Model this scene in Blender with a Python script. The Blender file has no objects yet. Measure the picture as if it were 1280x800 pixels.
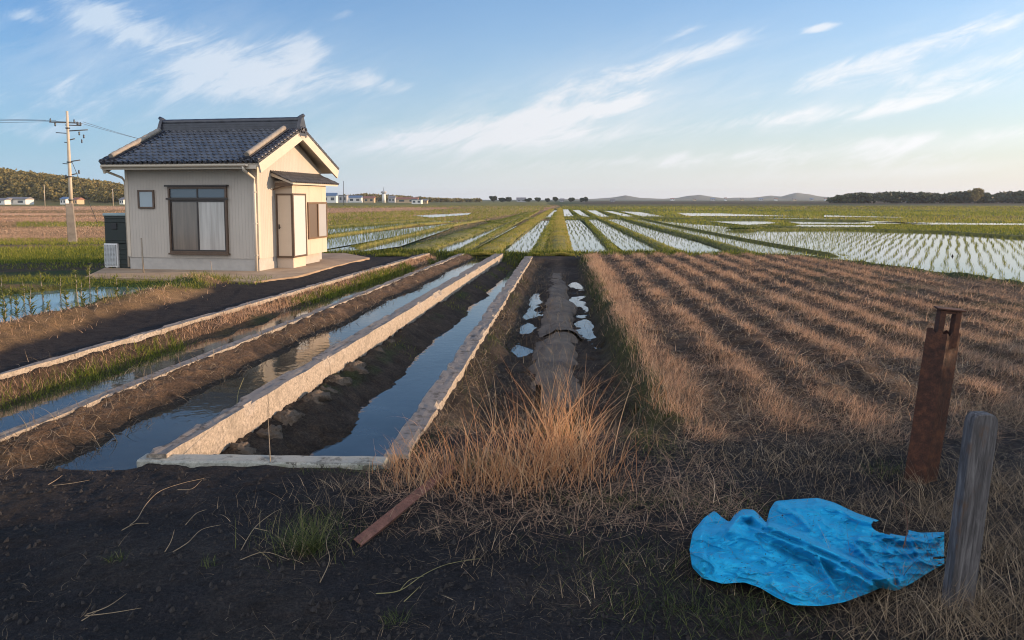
import bpy, math, random
import numpy as np
rng = np.random.default_rng(7); random.seed(7)
scene = bpy.context.scene
col = scene.collection
PI = math.pi
# ------------------------------------------------------------------ camera
F, H, TH, YAW = 900.0, 2.1, math.radians(5), math.atan(57/900.0)
V0 = 249.5 + F*math.tan(TH)
cam = bpy.data.cameras.new('camera'); camo = bpy.data.objects.new('camera', cam); col.objects.link(camo)
camo.location = (0, 0, H); camo.rotation_euler = (math.radians(90)-TH, 0, YAW)
cam.sensor_width = 36; cam.lens = 36*F/1280; cam.shift_y = -(400-V0)/1280
cam.clip_start = 0.05; cam.clip_end = 30000
scene.camera = camo

def U(u, v, z=0.0):
    """the world point at height z that the photograph shows at pixel u, v"""
    x = (u-640)/F; y = (V0-v)/F; c, s = math.cos(TH), math.sin(TH)
    fw = c+s*y; up = c*y-s
    X = x*math.cos(YAW)-fw*math.sin(YAW); Y = x*math.sin(YAW)+fw*math.cos(YAW)
    t = (z-H)/up
    return (X*t, Y*t)
def UP(pts, z=0.0): return [U(a, b, z) for a, b in pts]
def at(u, d):
    """ground position at forward distance d in the direction of column u"""
    x = (u-640)/F
    return (d*(x*math.cos(YAW)-math.sin(YAW)), d*(x*math.sin(YAW)+math.cos(YAW)))
def zv(v, d): return H+(249.5-v)/F*d

# ------------------------------------------------------------------ noise
def _hash(ix, iy, seed):
    h = (ix.astype(np.int64)*374761393 + iy.astype(np.int64)*668265263 + seed*1442695041) & 0xffffffff
    h = ((h ^ (h >> 13))*1274126177) & 0xffffffff
    return ((h ^ (h >> 16)) & 0xffff)/65535.0
def vnoise(x, y, seed=0):
    ix = np.floor(x); iy = np.floor(y); fx = x-ix; fy = y-iy
    fx = fx*fx*fx*(fx*(fx*6-15)+10); fy = fy*fy*fy*(fy*(fy*6-15)+10)
    a = _hash(ix, iy, seed); b = _hash(ix+1, iy, seed); c = _hash(ix, iy+1, seed); d = _hash(ix+1, iy+1, seed)
    return (a+(b-a)*fx)*(1-fy)+(c+(d-c)*fx)*fy
def fbm(x, y, f=1.0, o=4, seed=0, g=0.5):
    r = 0; a = 1; t = 0
    x = np.asarray(x, float); y = np.asarray(y, float)
    for i in range(o):
        r = r+a*vnoise(x*f+i*17.3, y*f+i*9.1, seed+i); t += a; a *= g; f *= 2.03
    return r/t*2-1
def S(a, b, x):
    t = np.clip((x-a)/(b-a), 0, 1); return t*t*(3-2*t)
def lerp(a, b, t): return a+(b-a)*t
def sdf(X, Y, poly):
    """signed distance to a polygon, negative inside"""
    X = np.asarray(X, float); Y = np.asarray(Y, float)
    d = np.full(X.shape, 1e18); ins = np.zeros(X.shape, bool); n = len(poly)
    for i in range(n):
        ax, ay = poly[i]; bx, by = poly[(i+1) % n]
        ex, ey = bx-ax, by-ay; wx, wy = X-ax, Y-ay
        t = np.clip((wx*ex+wy*ey)/(ex*ex+ey*ey+1e-12), 0, 1)
        d = np.minimum(d, (wx-ex*t)**2+(wy-ey*t)**2)
        if ay != by:
            c = ((ay > Y) != (by > Y)) & (X < (bx-ax)*(Y-ay)/(by-ay)+ax)
            ins ^= c
    return np.where(ins, -1, 1)*np.sqrt(d)

# ------------------------------------------------------------------ object helpers
def link(o, parent=None):
    col.objects.link(o)
    if parent: o.parent = parent
    return o
def tag(o, label=None, cat=None, group=None, kind=None):
    if label: o['label'] = label
    if cat: o['category'] = cat
    if group: o['group'] = group
    if kind: o['kind'] = kind
    return o
def thing(name, label, cat, loc=(0, 0, 0), rz=0.0, group=None):
    o = bpy.data.objects.new(name, None); link(o); o.empty_display_size = .2
    o.location = loc; o.rotation_euler = (0, 0, rz)
    return tag(o, label, cat, group)
def copy_thing(o, parent=None):
    c = o.copy(); col.objects.link(c); c.parent = parent
    for ch in list(o.children): copy_thing(ch, c)
    return c
def mesh_np(name, verts, faces4, mat, parent=None, attrs=None, smooth=False, color=None):
    """one mesh from numpy arrays: verts (n,3), faces (m,4) quads"""
    me = bpy.data.meshes.new(name)
    verts = np.ascontiguousarray(verts, np.float32); faces4 = np.ascontiguousarray(faces4, np.int32)
    n, m = len(verts), len(faces4)
    me.vertices.add(n); me.vertices.foreach_set('co', verts.ravel())
    me.loops.add(m*4); me.loops.foreach_set('vertex_index', faces4.ravel())
    me.polygons.add(m); me.polygons.foreach_set('loop_start', np.arange(0, m*4, 4, dtype=np.int32))
    try: me.polygons.foreach_set('loop_total', np.full(m, 4, np.int32))
    except Exception: pass
    me.polygons.foreach_set('use_smooth', np.full(m, smooth))
    for k, v in (attrs or {}).items():
        a = me.attributes.new(k, 'FLOAT', 'POINT'); a.data.foreach_set('value', np.ascontiguousarray(v, np.float32))
    if color is not None:
        a = me.attributes.new('alb', 'FLOAT_COLOR', 'POINT')
        a.data.foreach_set('color', np.ascontiguousarray(np.c_[color, np.ones(n)], np.float32).ravel())
    me.update(calc_edges=True); me.validate()
    me.materials.append(mat)
    return link(bpy.data.objects.new(name, me), parent)
class MB:
    """collects shapes; build() links them as ONE mesh object"""
    def __init__(s): s.v = []; s.f = []; s.sm = []
    def add(s, vs, fs, smooth=False):
        k = len(s.v); s.v += [tuple(p) for p in vs]; s.f += [tuple(i+k for i in f) for f in fs]; s.sm += [smooth]*len(fs); return s
    def box(s, x0, x1, y0, y1, z0, z1):
        vs = [(x, y, z) for z in (z0, z1) for y in (y0, y1) for x in (x0, x1)]
        return s.add(vs, [(0, 2, 3, 1), (4, 5, 7, 6), (0, 1, 5, 4), (2, 6, 7, 3), (0, 4, 6, 2), (1, 3, 7, 5)])
    def prism(s, poly, a, b, f):
        """polygon (p,q) swept from a to b; f(p,q,t) gives the point"""
        n = len(poly); vs = [f(p, q, a) for p, q in poly]+[f(p, q, b) for p, q in poly]
        return s.add(vs, [tuple(range(n))[::-1], tuple(range(n, 2*n))]+[(i, (i+1) % n, n+(i+1) % n, n+i) for i in range(n)])
    def tube(s, pts, r, n=8, caps=True):
        pts = [np.array(p, float) for p in pts]; rs = r if hasattr(r, '__len__') else [r]*len(pts)
        vs = []; up = np.array((0.13, 0.21, 1.0))
        for i, p in enumerate(pts):
            d = pts[min(i+1, len(pts)-1)]-pts[max(i-1, 0)]; d /= np.linalg.norm(d)+1e-9
            a = np.cross(d, up if abs(d[2]) < .9 else np.array((1.0, 0.1, 0))); a /= np.linalg.norm(a); b = np.cross(d, a)
            for k in range(n):
                t = 2*PI*k/n; vs.append(p+rs[i]*(math.cos(t)*a+math.sin(t)*b))
        fs = [(i*n+k, i*n+(k+1) % n, (i+1)*n+(k+1) % n, (i+1)*n+k) for i in range(len(pts)-1) for k in range(n)]
        s.add(vs, fs, True)
        if caps:
            k = len(s.v)-len(vs); s.f += [tuple(k+i for i in range(n))[::-1], tuple(k+len(vs)-n+i for i in range(n))]; s.sm += [False]*2
        return s
    def build(s, name, mat, parent=None, bevel=0.0, seg=2):
        me = bpy.data.meshes.new(name); me.from_pydata([tuple(map(float, p)) for p in s.v], [], s.f)
        me.polygons.foreach_set('use_smooth', s.sm); me.materials.append(mat); me.update()
        o = link(bpy.data.objects.new(name, me), parent)
        if bevel:
            b = o.modifiers.new('bevel', 'BEVEL'); b.width = bevel; b.segments = seg; b.limit_method = 'ANGLE'; b.angle_limit = math.radians(50)
        return o

# ------------------------------------------------------------------ materials
class Nd:
    """a socket with arithmetic, for short node trees"""
    def __init__(s, nt, sock): s.nt = nt; s.k = sock
    def op(s, o, *a, clamp=False):
        n = s.nt.nodes.new('ShaderNodeMath'); n.operation = o; n.use_clamp = clamp
        for i, x in enumerate((s,)+a):
            if isinstance(x, Nd): s.nt.links.new(x.k, n.inputs[i])
            else: n.inputs[i].default_value = x
        return Nd(s.nt, n.outputs[0])
    def __add__(s, o): return s.op('ADD', o)
    def __sub__(s, o): return s.op('SUBTRACT', o)
    def __mul__(s, o): return s.op('MULTIPLY', o)
    def __truediv__(s, o): return s.op('DIVIDE', o)
    __radd__ = __add__; __rmul__ = __mul__
    def ss(s, a, b):
        n = s.nt.nodes.new('ShaderNodeMapRange'); n.interpolation_type = 'SMOOTHSTEP'
        s.nt.links.new(s.k, n.inputs[0]); n.inputs[1].default_value = a; n.inputs[2].default_value = b
        return Nd(s.nt, n.outputs[0])
def nodemat(name):
    m = bpy.data.materials.new(name); m.use_nodes = True; nt = m.node_tree; b = nt.nodes['Principled BSDF']
    return m, nt, b
def noise(nt, vec, scale, detail=4, rough=.55, dist=0):
    n = nt.nodes.new('ShaderNodeTexNoise'); n.inputs['Scale'].default_value = scale; n.inputs['Detail'].default_value = detail
    n.inputs['Roughness'].default_value = rough; n.inputs['Distortion'].default_value = dist
    if vec is not None: nt.links.new(vec, n.inputs['Vector'])
    return n.outputs['Fac']
def ramp(nt, fac, stops):
    r = nt.nodes.new('ShaderNodeValToRGB'); e = r.color_ramp.elements
    while len(e) < len(stops): e.new(.5)
    for q, (p, c) in zip(e, stops): q.position = p; q.color = (*c, 1)
    nt.links.new(fac, r.inputs[0]); return r.outputs[0]
def mixc(nt, fac, a, b, mode='MIX'):
    n = nt.nodes.new('ShaderNodeMix'); n.data_type = 'RGBA'; n.blend_type = mode
    for i, x in ((0, fac), (6, a), (7, b)):
        if hasattr(x, 'is_output'): nt.links.new(x, n.inputs[i])
        elif i == 0: n.inputs[0].default_value = x
        else: n.inputs[i].default_value = (*x, 1)
    return n.outputs[2]
def bump(nt, b, h, dist=.01, strength=1.0):
    n = nt.nodes.new('ShaderNodeBump'); n.inputs['Distance'].default_value = dist; n.inputs['Strength'].default_value = strength
    nt.links.new(h, n.inputs['Height']); nt.links.new(n.outputs[0], b.inputs['Normal'])
def coord(nt, kind='Object', scale=None, rot=None):
    t = nt.nodes.new('ShaderNodeTexCoord'); o = t.outputs[kind]
    if scale or rot:
        m = nt.nodes.new('ShaderNodeMapping'); nt.links.new(o, m.inputs[0])
        if scale: m.inputs['Scale'].default_value = scale
        if rot: m.inputs['Rotation'].default_value = rot
        o = m.outputs[0]
    return o
def worldpos(nt): return nt.nodes.new('ShaderNodeNewGeometry').outputs['Position']
def mat(name, c, rough=.7, c2=None, scale=6, bscale=None, bdist=.004, metal=0, stretch=None, spec=None, rot=None, detail=5):
    m, nt, b = nodemat(name); v = coord(nt, 'Object', stretch, rot)
    if c2:
        f = noise(nt, v, scale, detail, .6)
        nt.links.new(ramp(nt, f, [(.32, c), (.68, c2)]), b.inputs['Base Color'])
    else: b.inputs['Base Color'].default_value = (*c, 1)
    b.inputs['Roughness'].default_value = rough; b.inputs['Metallic'].default_value = metal
    if spec is not None: b.inputs['Specular IOR Level'].default_value = spec
    if bscale: bump(nt, b, noise(nt, v, bscale, 6, .65), bdist)
    return m
def blade_mat(name, stops, trans=.25, rough=.6):
    m, nt, b = nodemat(name)
    a = nt.nodes.new('ShaderNodeAttribute'); a.attribute_name = 'tint'
    c = ramp(nt, a.outputs['Fac'], stops)
    b.inputs['Roughness'].default_value = rough; b.inputs['Specular IOR Level'].default_value = .25
    nt.links.new(c, b.inputs['Base Color'])
    if trans:
        t = nt.nodes.new('ShaderNodeBsdfTranslucent'); nt.links.new(c, t.inputs[0])
        x = nt.nodes.new('ShaderNodeMixShader'); x.inputs[0].default_value = trans
        nt.links.new(b.outputs[0], x.inputs[1]); nt.links.new(t.outputs[0], x.inputs[2])
        nt.links.new(x.outputs[0], nt.nodes['Material Output'].inputs[0])
    return m
def water_mat(name, c, wave=8, wdist=.004, rough=.02, stretch=(1, 1, 1)):
    m, nt, b = nodemat(name); v = worldpos(nt)
    mp = nt.nodes.new('ShaderNodeMapping'); mp.inputs['Scale'].default_value = stretch; nt.links.new(v, mp.inputs[0])
    f = noise(nt, mp.outputs[0], 1.2, 3)
    nt.links.new(ramp(nt, f, [(.35, c), (.7, tuple(x*1.6 for x in c))]), b.inputs['Base Color'])
    b.inputs['Roughness'].default_value = rough; b.inputs['IOR'].default_value = 1.33
    bump(nt, b, noise(nt, mp.outputs[0], wave, 3, .5), wdist, .6)
    return m

# ------------------------------------------------------------------ strands (grass, straw, seedlings)
def strand_mesh(P, az, lean, length, width, curve, nseg=3, turn=0.0, waz=None):
    n = len(P); k = nseg+1
    az = np.broadcast_to(az, n).astype(float); lean = np.broadcast_to(lean, n).astype(float); length = np.broadcast_to(length, n)
    width = np.broadcast_to(width, n); curve = np.broadcast_to(curve, n); turn = np.broadcast_to(turn, n)
    if waz is None: waz = rng.uniform(0, 2*PI, n)
    W = np.c_[np.cos(waz), np.sin(waz), np.zeros(n)]
    pts = np.zeros((n, k, 3)); pts[:, 0] = P; a = lean.copy(); z = az.copy(); sl = length/nseg
    for i in range(nseg):
        d = np.c_[np.sin(a)*np.cos(z), np.sin(a)*np.sin(z), np.cos(a)]
        pts[:, i+1] = pts[:, i]+d*sl[:, None]; a = a+curve/nseg; z = z+turn/nseg
    prof = np.linspace(1, .15, k)
    off = W[:, None, :]*(width[:, None, None]*.5*prof[None, :, None])
    v = np.stack([pts-off, pts+off], 2).reshape(-1, 3)
    base = (np.arange(n)*k*2)[:, None]+(np.arange(nseg)*2)[None, :]
    f = np.stack([base, base+1, base+3, base+2], -1).reshape(-1, 4)
    return v, f, k*2
def strands(name, m, P, az, lean, length, width, curve, tint, nseg=3, turn=0.0, waz=None, parent=None):
    v, f, k = strand_mesh(P, az, lean, length, width, curve, nseg, turn, waz)
    return mesh_np(name, v, f, m, parent, {'tint': np.repeat(np.clip(tint, 0, 1), k)})
def stuff(o, label, cat): return tag(o, label, cat, kind='stuff')

# ------------------------------------------------------------------ layout lines of the concrete channel walls (x as a function of y)
def lin(y0, x0, y1, x1): return lambda y: x0+(np.asarray(y, float)-y0)*(x1-x0)/(y1-y0)
W4L, W4R = lin(5.6, -1.40, 26, -1.20), lin(5.6, -1.20, 26, -.90)
W3L, W3R = lin(5.4, -3.30, 28, -2.38), lin(5.4, -3.12, 28, -2.06)
W2L, W2R = lin(5.6, -4.92, 27.4, -3.74), lin(5.6, -4.78, 27.4, -3.54)
W1L, W1R = lin(7.5, -6.66, 27, -5.10), lin(7.5, -6.53, 27, -4.90)
Z2, Z3, Z4, ZT, ZP = -.20, -.12, -.47, -.330, -.10      # water levels: three channels, the muddy trench, paddies
FIELD = [(1.05, 6.0), (1.05, 27.6), (6.2, 27.6), (9.0, 26.9), (10.0, 23.0), (10.9, 20.2), (11.2, 18), (11.6, 14), (12.4, 9), (14, 4), (14, 1), (3, 1), (1.4, 4)]
POND = UP([(-160, 452), (0, 412), (70, 399), (150, 384), (235, 366), (205, 358), (120, 357), (40, 364), (-160, 385)], -.05)
PUD = [(U(650, 438, ZT), .34, .50), (U(655, 411, ZT), .32, .75), (U(658, 394, ZT), .36, .8), (U(664, 374, ZT), .32, 1.5), (U(729, 410, ZT), .40, 1.4), (U(716, 378, ZT), .26, 1.1), (U(722, 356, ZT), .36, 1.0), (U(684, 327, ZT), .5, .9)]

def terrain(X, Y):
    n1 = fbm(X, Y, .9, 4, 3); n2 = fbm(X, Y, 4.5, 4, 11); n3 = fbm(X, Y, 16, 3, 23)
    rough = .018*n2+.011*n3
    z = rough+.03*n1
    rut = (Y-.06*X)
    z = z-(.022*np.exp(-((rut-3.45+.10*n1)/.16)**2)+.022*np.exp(-((rut-4.55+.10*n1)/.16)**2))*(1-S(-.6, .3, X))
    z = z+.02*np.exp(-((Y-5.25)/.12)**2)*S(-3.6, -3.2, X)*(1-S(-1.4, -1.0, X))
    A = S(5.22, 5.55, Y+.05*n1)*(1-S(27.4, 27.9, Y))           # inside the channel block
    # road left of the first wall, dry bank, pond
    road = -7.35-.00*Y-(S(8, 14, Y)*.35)-(S(14, 19, Y)*.65)
    bank = .24*np.exp(-((X-(road-.75))/.55)**2)*(1-S(17.3, 19.2, Y))*S(3, 7, Y)
    z = z+bank*(1+.35*n1+.25*n2)
    dp = sdf(X, Y, POND)
    zp = lerp(-.24, .03, S(-.25, .35, dp+.12*n1))
    z = np.where((X < road-.2) & (Y < 19) & (Y > 6), np.minimum(z, zp+bank+.04*n2), z)
    # second channel
    t = (X-W1R(Y))/(W2L(Y)-W1R(Y))
    zc = lerp(.0, -.36, S(-.1, .62, t+.14*n1))+.05*n2
    z = lerp(z, zc, A*S(-.02, .04, X-W1R(Y)+.0)*(1-S(-.04, .02, X-W2L(Y))))
    t = (X-W2R(Y))/(W3L(Y)-W2R(Y))
    zc = lerp(.03, -.30, S(.0, .86, t+.14*n1))+.05*n2+.025*n3
    z = lerp(z, zc, A*S(-.06, .02, X-W2R(Y))*(1-S(-.02, .05, X-W3L(Y))))
    w = lin(6.8, -2.46, 28, -1.68)(Y)
    A = np.where((X > -3.4) & (X < -1.3), S(5.37, 5.6, Y)*(1-S(27.4, 27.9, Y)), A)
    zc = lerp(-.20, -.66, S(-.62, .58, X-w+.20*n1+.10*n2))+.07*n2+.035*n3
    z = lerp(z, zc, A*S(-.08, .0, X-W3R(Y)+.02)*(1-S(0, .06, X-W4L(Y)-.05)))
    # muddy trench right of the walls
    B = S(6.15, 7.3, Y+.2*n1)*(1-S(25.2, 26.4, Y))
    zt = -.295+.04*n1+.035*n2+.016*n3
    for (c, a, b) in PUD: zt = zt-.12*np.exp(-(((X-c[0])/a)**2+((Y-c[1])/b)**2)*(1+1.3*n2+.6*n1))*(1+.7*n2)
    zt = zt+.07*np.exp(-((X-(.0+.03*n1))/.5)**2)*S(7, 8.2, Y)*(1-S(22, 24.5, Y))
    zt = lerp(zt, -.08+.04*n2, 1-S(.05, .5, X-W4R(Y)+.15*n1))
    zt = lerp(zt, .06+.03*n2, S(.62, 1.08, X+.12*n1))
    z = lerp(z, zt, B*S(-.04, .04, X-W4R(Y))*(1-S(1.1, 1.3, X)))
    # stubble field with planted ridges
    f = -sdf(X, Y, FIELD)
    amp = S(0, .5, f)*S(6.2, 8.5, Y)*(1-.6*S(7, 10, X))
    z = z+amp*(.03+(.030+.022*n1)*np.cos(2*PI*(X-1.35+.16*n1)/.8)+.04*n2)
    # the paddies beyond
    far = S(27.9, 28.5, Y+.15*n1)*S(-14, -10, X+0*Y)*1.0
    far = np.maximum(far, S(.15, .7, -f)*S(2.5, 4, X)*S(7, 8, Y))
    z = lerp(z, -.17+.02*n2, far)
    edge = np.exp(-((f+.12)/.22)**2)*S(7, 10, Y)*S(2.0, 3.0, X)+np.exp(-((Y-27.75)/.22)**2)*S(-8, -6, X)*(1-S(2, 3, X))
    z = z+.09*edge*(1+.5*n1)
    return np.where(Y > 34, -.17+.02*n1, z)

# ------------------------------------------------------------------ ground colours by zone (albedo of soil, straw and turf, plus a painted far shadow band)
SOIL = np.array((.020, .019, .021)); MUD = np.array((.052, .042, .034)); DRY = np.array((.27, .185, .105)); BROWN = np.array((.105, .070, .046))
GREEN = np.array((.055, .085, .022)); DKGREEN = np.array((.030, .050, .016)); OCHRE = np.array((.30, .185, .075)); PINK = np.array((.32, .20, .13)); OLIVE = np.array((.12, .12, .035))
ZONES = [   # (photo polygon of the zone on the ground, colour, feather m, edge jitter m)
    ([(-400, 262), (1700, 262), (1700, 317), (-400, 317)], DKGREEN*1.3, 1, 0),
    ([(-400, 256), (700, 256), (690, 300), (-400, 305)], OCHRE*.8, 1, .8),
    ([(-300, 251.5), (690, 251.5), (690, 257), (-300, 258)], OLIVE, 8, 10),
    ([(-200, 258), (170, 258), (170, 262), (-200, 262)], PINK*1.4, 2, 1),
    ([(-200, 266), (170, 266), (170, 268), (-200, 268.5)], PINK*1.7, 1, .4),
    ([(-200, 271), (170, 271), (170, 276), (-200, 277)], PINK*1.0, 1, 1),
    ([(20, 277), (170, 277), (170, 282), (20, 283)], GREEN*1.2, .5, .8),
    ([(-200, 285), (175, 284), (175, 299), (-200, 300)], DRY*.8, .6, 1),
    ([(-200, 298), (175, 297), (175, 309), (-200, 311)], DKGREEN, .5, .8),
    ([(-200, 311), (175, 307), (175, 312), (-200, 316)], BROWN*1.6, .4, .5),
    ([(-200, 316), (175, 311), (175, 332), (-200, 336)], GREEN*.9, .4, .6),
    ([(-200, 334), (160, 331), (160, 341), (-200, 352)], BROWN*.6, .4, .4),
    ([(400, 254), (690, 253), (690, 259), (400, 260)], OLIVE*1.1, 2, 4),
    ([(400, 260), (560, 258.5), (560, 262), (400, 268)], PINK, 1, 1),
    ([(400, 267), (680, 257), (680, 262), (600, 274), (400, 284)], OLIVE*1.2, 1, 1.5),
    ([(400, 273.5), (600, 264), (600, 265.5), (400, 276)], DRY, .5, .5),
    ([(400, 284), (600, 272), (640, 272), (500, 316), (400, 316)], GREEN*.8, .6, .5),
    ([(488, 314), (530, 303), (655, 266), (668, 266), (575, 303), (540, 318)], OLIVE*.9, .4, .5),
    ([(575, 316), (590, 313), (680, 265), (690, 265), (640, 303), (628, 316)], GREEN*1.3+np.array((.03, .01, 0)), .3, .4),
    ([(636, 280), (692, 257), (694, 258), (610, 292)], PINK, .2, .3),
    ([(655, 318), (708, 318), (704, 262), (697, 258), (690, 262)], GREEN*1.2, .2, .3),
    ([(720, 251.6), (1700, 251.6), (1700, 256), (720, 255)], BROWN*.45, 8, 5),
    ([(700, 255), (1700, 257), (1700, 263), (700, 262)], OLIVE*.8, 4, 5),
    ([(900, 257), (1700, 260), (1700, 264), (900, 260)], BROWN*.5, 4, 5),  # dark far band: shadow on the plain painted into the ground colour
    ([(820, 264), (1700, 264), (1700, 269), (820, 268)], GREEN*1.5, 2, 3),
    ([(1150, 270), (1700, 270), (1700, 273), (1150, 272)], BROWN*.5, 1, 2),
    ([(930, 276), (1700, 282), (1700, 290), (930, 288)], DKGREEN*1.2, 1, 1),
]
def ground_colour(X, Y, Z):
    n1 = fbm(X, Y, .9, 4, 31); n2 = fbm(X, Y, 5, 4, 41); n0 = fbm(X, Y, .12, 3, 5)
    c = np.broadcast_to(SOIL, X.shape+(3,)).copy()
    def lay(mask, cc):
        c[...] = c+(np.asarray(cc)-c)*np.clip(mask, 0, 1)[..., None]
    farz = S(27.6, 28.6, Y)
    lay(np.maximum(farz, S(12.6, 13.6, -X)*S(15, 18, Y)), DKGREEN)
    sel = Y > 17
    for poly, cc, fe, ji in ZONES:
        d = np.full(X.shape, 9.0); d[sel] = sdf(X[sel], Y[sel], UP(poly, -.1))
        sc = np.clip(Y/40, .6, 5)
        lay((1-S(-fe, fe*.4, d+ji*(n1*.7+n0*.8)))*(.75+.35*n2+.2*n0), cc*(1+.25*n0)[..., None])
    near = 1-S(27.6, 28.4, Y)
    # left: dry bank and turf round the pond
    road = -7.35-(S(8, 14, Y)*.35)-(S(14, 19, Y)*.65)
    m = near*S(-.05, .25, road-X+.2*n1)*(1-S(18.2, 19.6, Y+.4*n1))
    lay(m, DRY*(.55+.25*n1)[..., None])
    dp = sdf(X, Y, POND)
    lay(m*(1-S(.1, .75, dp+.35*n1)), GREEN*(.7+.3*n2)[..., None])
    lay((1-S(-.3, -.05, dp))*m, MUD)
    lay(S(16.7, 17.2, Y+.2*n1)*(1-S(18.4, 19.2, Y))*S(8.3, 9, -X)*(1-S(14, 15, -X)), GREEN*.9)
    # channels
    A = S(5.3, 5.7, Y+.1*n1)*near
    m = A*S(0, .05, X-W1R(Y))*(1-S(0, .05, X-W2L(Y)))
    lay(m, BROWN*.9); lay(m*S(.15, .45, (X-W1R(Y))/(W2L(Y)-W1R(Y))+.15*n1)*.9, DKGREEN*.8); lay(m*S(-.19, -.23, Z), MUD*.9)
    m = A*S(-.02, .03, X-W2R(Y))*(1-S(0, .05, X-W3L(Y)))
    lay(m, (BROWN*1.1)*(1+.4*n2)[..., None]); lay(m*S(.02, -.10, Z+.03*n2), MUD*.8)
    lay(S(.25, .05, Y-5.55+.25*n1)*S(4.1, 4.7, -X)*S(4.4, 4.9, Y), DRY*.45)
    m = A*S(0, .05, X-W3R(Y))*(1-S(0, .05, X-W4L(Y)))
    lay(m, MUD*(1.0+.5*n2)[..., None]); lay(m*S(.15, .5, n1)*.7*S(-.36, -.30, Z), DKGREEN)
    B = S(6.0, 7.0, Y+.2*n1)*(1-S(25.6, 26.8, Y))
    m = B*S(0, .05, X-W4R(Y))*(1-S(.85, 1.15, X+.1*n1))
    lay(m, MUD*(.75+.45*n2+.3*n1)[..., None]); lay(m*np.exp(-((X-W4R(Y)-.1)/.22)**2)*S(.1, .5, n1+.2*n2), DKGREEN*.8)
    lay(m*np.exp(-((X-.02)/.2)**2)*S(8.5, 10, Y)*.8, np.array((.075, .058, .045)))
    lay(B*np.exp(-((X-1.0)/.22)**2)*(.7+.3*n2), OLIVE*.55)
    f = -sdf(X, Y, FIELD)
    ridge = .5+.5*np.cos(2*PI*(X-1.35)/.8)
    m = near*S(0, .4, f)*S(5.5, 8, Y+.5*n1)
    lay(m, (BROWN*(.52+.25*n2)[..., None]+.008)); lay(m*S(.15, .9, ridge*.7+.6*n2)*.6, np.array((.14, .09, .06)))
    lay(m*S(3.5, 8, X)*S(-.2, .4, n1)*.5, OLIVE*.5)
    lay(np.exp(-((f+.05)/.35)**2)*S(8, 10, Y)*S(2.5, 3.5, X)+np.exp(-((Y-27.8)/.35)**2)*S(-9, -6, X)*(1-S(2, 3, X)), GREEN*.75)
    fg = (1-S(5.2, 6.4, Y)); c *= (1+fg*(.55*fbm(X, Y, .8, 4, 66)+.25*fbm(X*.35, Y, 2.2, 3, 67)))[..., None]
    lay(fg*S(.12, .45, fbm(X, Y, 1.3, 4, 68))*.35, np.array((.048, .040, .033)))
    # black soil foreground with a little chaff in it
    m = (1-S(5.2, 6.4, Y))*S(-.9, .3, X+.5*n1)
    lay(m*S(.0, .5, n2+.3*n1)*.30, BROWN*.6)
    return np.clip(c, .006, .9)

# the ground: one sheet, a fan of rows that reaches the horizon
APEX = -9.0
ys = [-4.0]
while ys[-1] < 6000: ys.append(ys[-1]+(max(.022, ys[-1]**2/1890*.8) if ys[-1] > 1.5 else .12))
ys = np.array(ys); an = np.radians(np.linspace(-63, 60, 1150))
Xg = np.tan(an)[None, :]*(ys[:, None]-APEX); Yg = np.broadcast_to(ys[:, None], Xg.shape)
Zg = terrain(Xg, Yg)
Cg = ground_colour(Xg, Yg, Zg)
nr, nc = Xg.shape
idx = (np.arange(nr-1)[:, None]*nc+np.arange(nc-1)[None, :])
fq = np.stack([idx, idx+1, idx+nc+1, idx+nc], -1).reshape(-1, 4)
gm, nt, b = nodemat('soil')
a = nt.nodes.new('ShaderNodeAttribute'); a.attribute_name = 'alb'
wp = worldpos(nt)
vo = nt.nodes.new('ShaderNodeTexVoronoi'); vo.inputs['Scale'].default_value = 55; nt.links.new(wp, vo.inputs['Vector']); vo.inputs['Randomness'].default_value = 1
f1 = noise(nt, wp, 38, 8, .78); f2 = noise(nt, wp, 5, 5, .6)
c = mixc(nt, 1.0, a.outputs['Color'], ramp(nt, f1, [(.28, (.35, .34, .33)), (.5, (.95, .95, .95)), (.66, (1.9, 1.8, 1.65)), (.78, (3.4, 3.1, 2.7))]), 'MULTIPLY')
c = mixc(nt, 1.0, c, ramp(nt, f2, [(.3, (.7, .7, .72)), (.7, (1.3, 1.27, 1.22))]), 'MULTIPLY')
nt.links.new(c, b.inputs['Base Color']); b.inputs['Roughness'].default_value = .9; b.inputs['Specular IOR Level'].default_value = .2
add = Nd(nt, vo.outputs['Distance'])*-.35+Nd(nt, f1)*.8+Nd(nt, f2)*.6+Nd(nt, noise(nt, wp, 130, 3, .6))*.25
bump(nt, b, add.k, .045, 1.0)
g = mesh_np('ground', np.stack([Xg, Yg, Zg], -1).reshape(-1, 3), fq, gm, None, None, True, Cg.reshape(-1, 3)); g['kind'] = 'structure'
def gz(x, y): return terrain(np.atleast_1d(np.asarray(x, float)), np.atleast_1d(np.asarray(y, float)))

# ------------------------------------------------------------------ water
def sheet(name, poly, z, m, kind='structure'):
    mb = MB(); mb.add([(x, y, z) for x, y in poly], [tuple(range(len(poly)))]); o = mb.build(name, m)
    n = sum((poly[i][0]*poly[(i+1) % len(poly)][1]-poly[(i+1) % len(poly)][0]*poly[i][1]) for i in range(len(poly)))
    if n < 0: o.data.flip_normals()
    if kind: o['kind'] = kind
    return o
wdeep = water_mat('channel water', (.036, .052, .066), 7, .004, .03)
wmud = water_mat('muddy water', (.040, .038, .030), 7, .003, .03)
wpad = water_mat('paddy water', (.05, .052, .05), 3, .004, .045)
wpond = water_mat('pond water', (.06, .125, .145), 4, .003, .03)
yy = np.linspace(5.0, 27.6, 24)
def strip(a, b, y0, y1): return [(float(a(y)), y) for y in np.linspace(y0, y1, 12)]+[(float(b(y)), y) for y in np.linspace(y1, y0, 12)]
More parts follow.
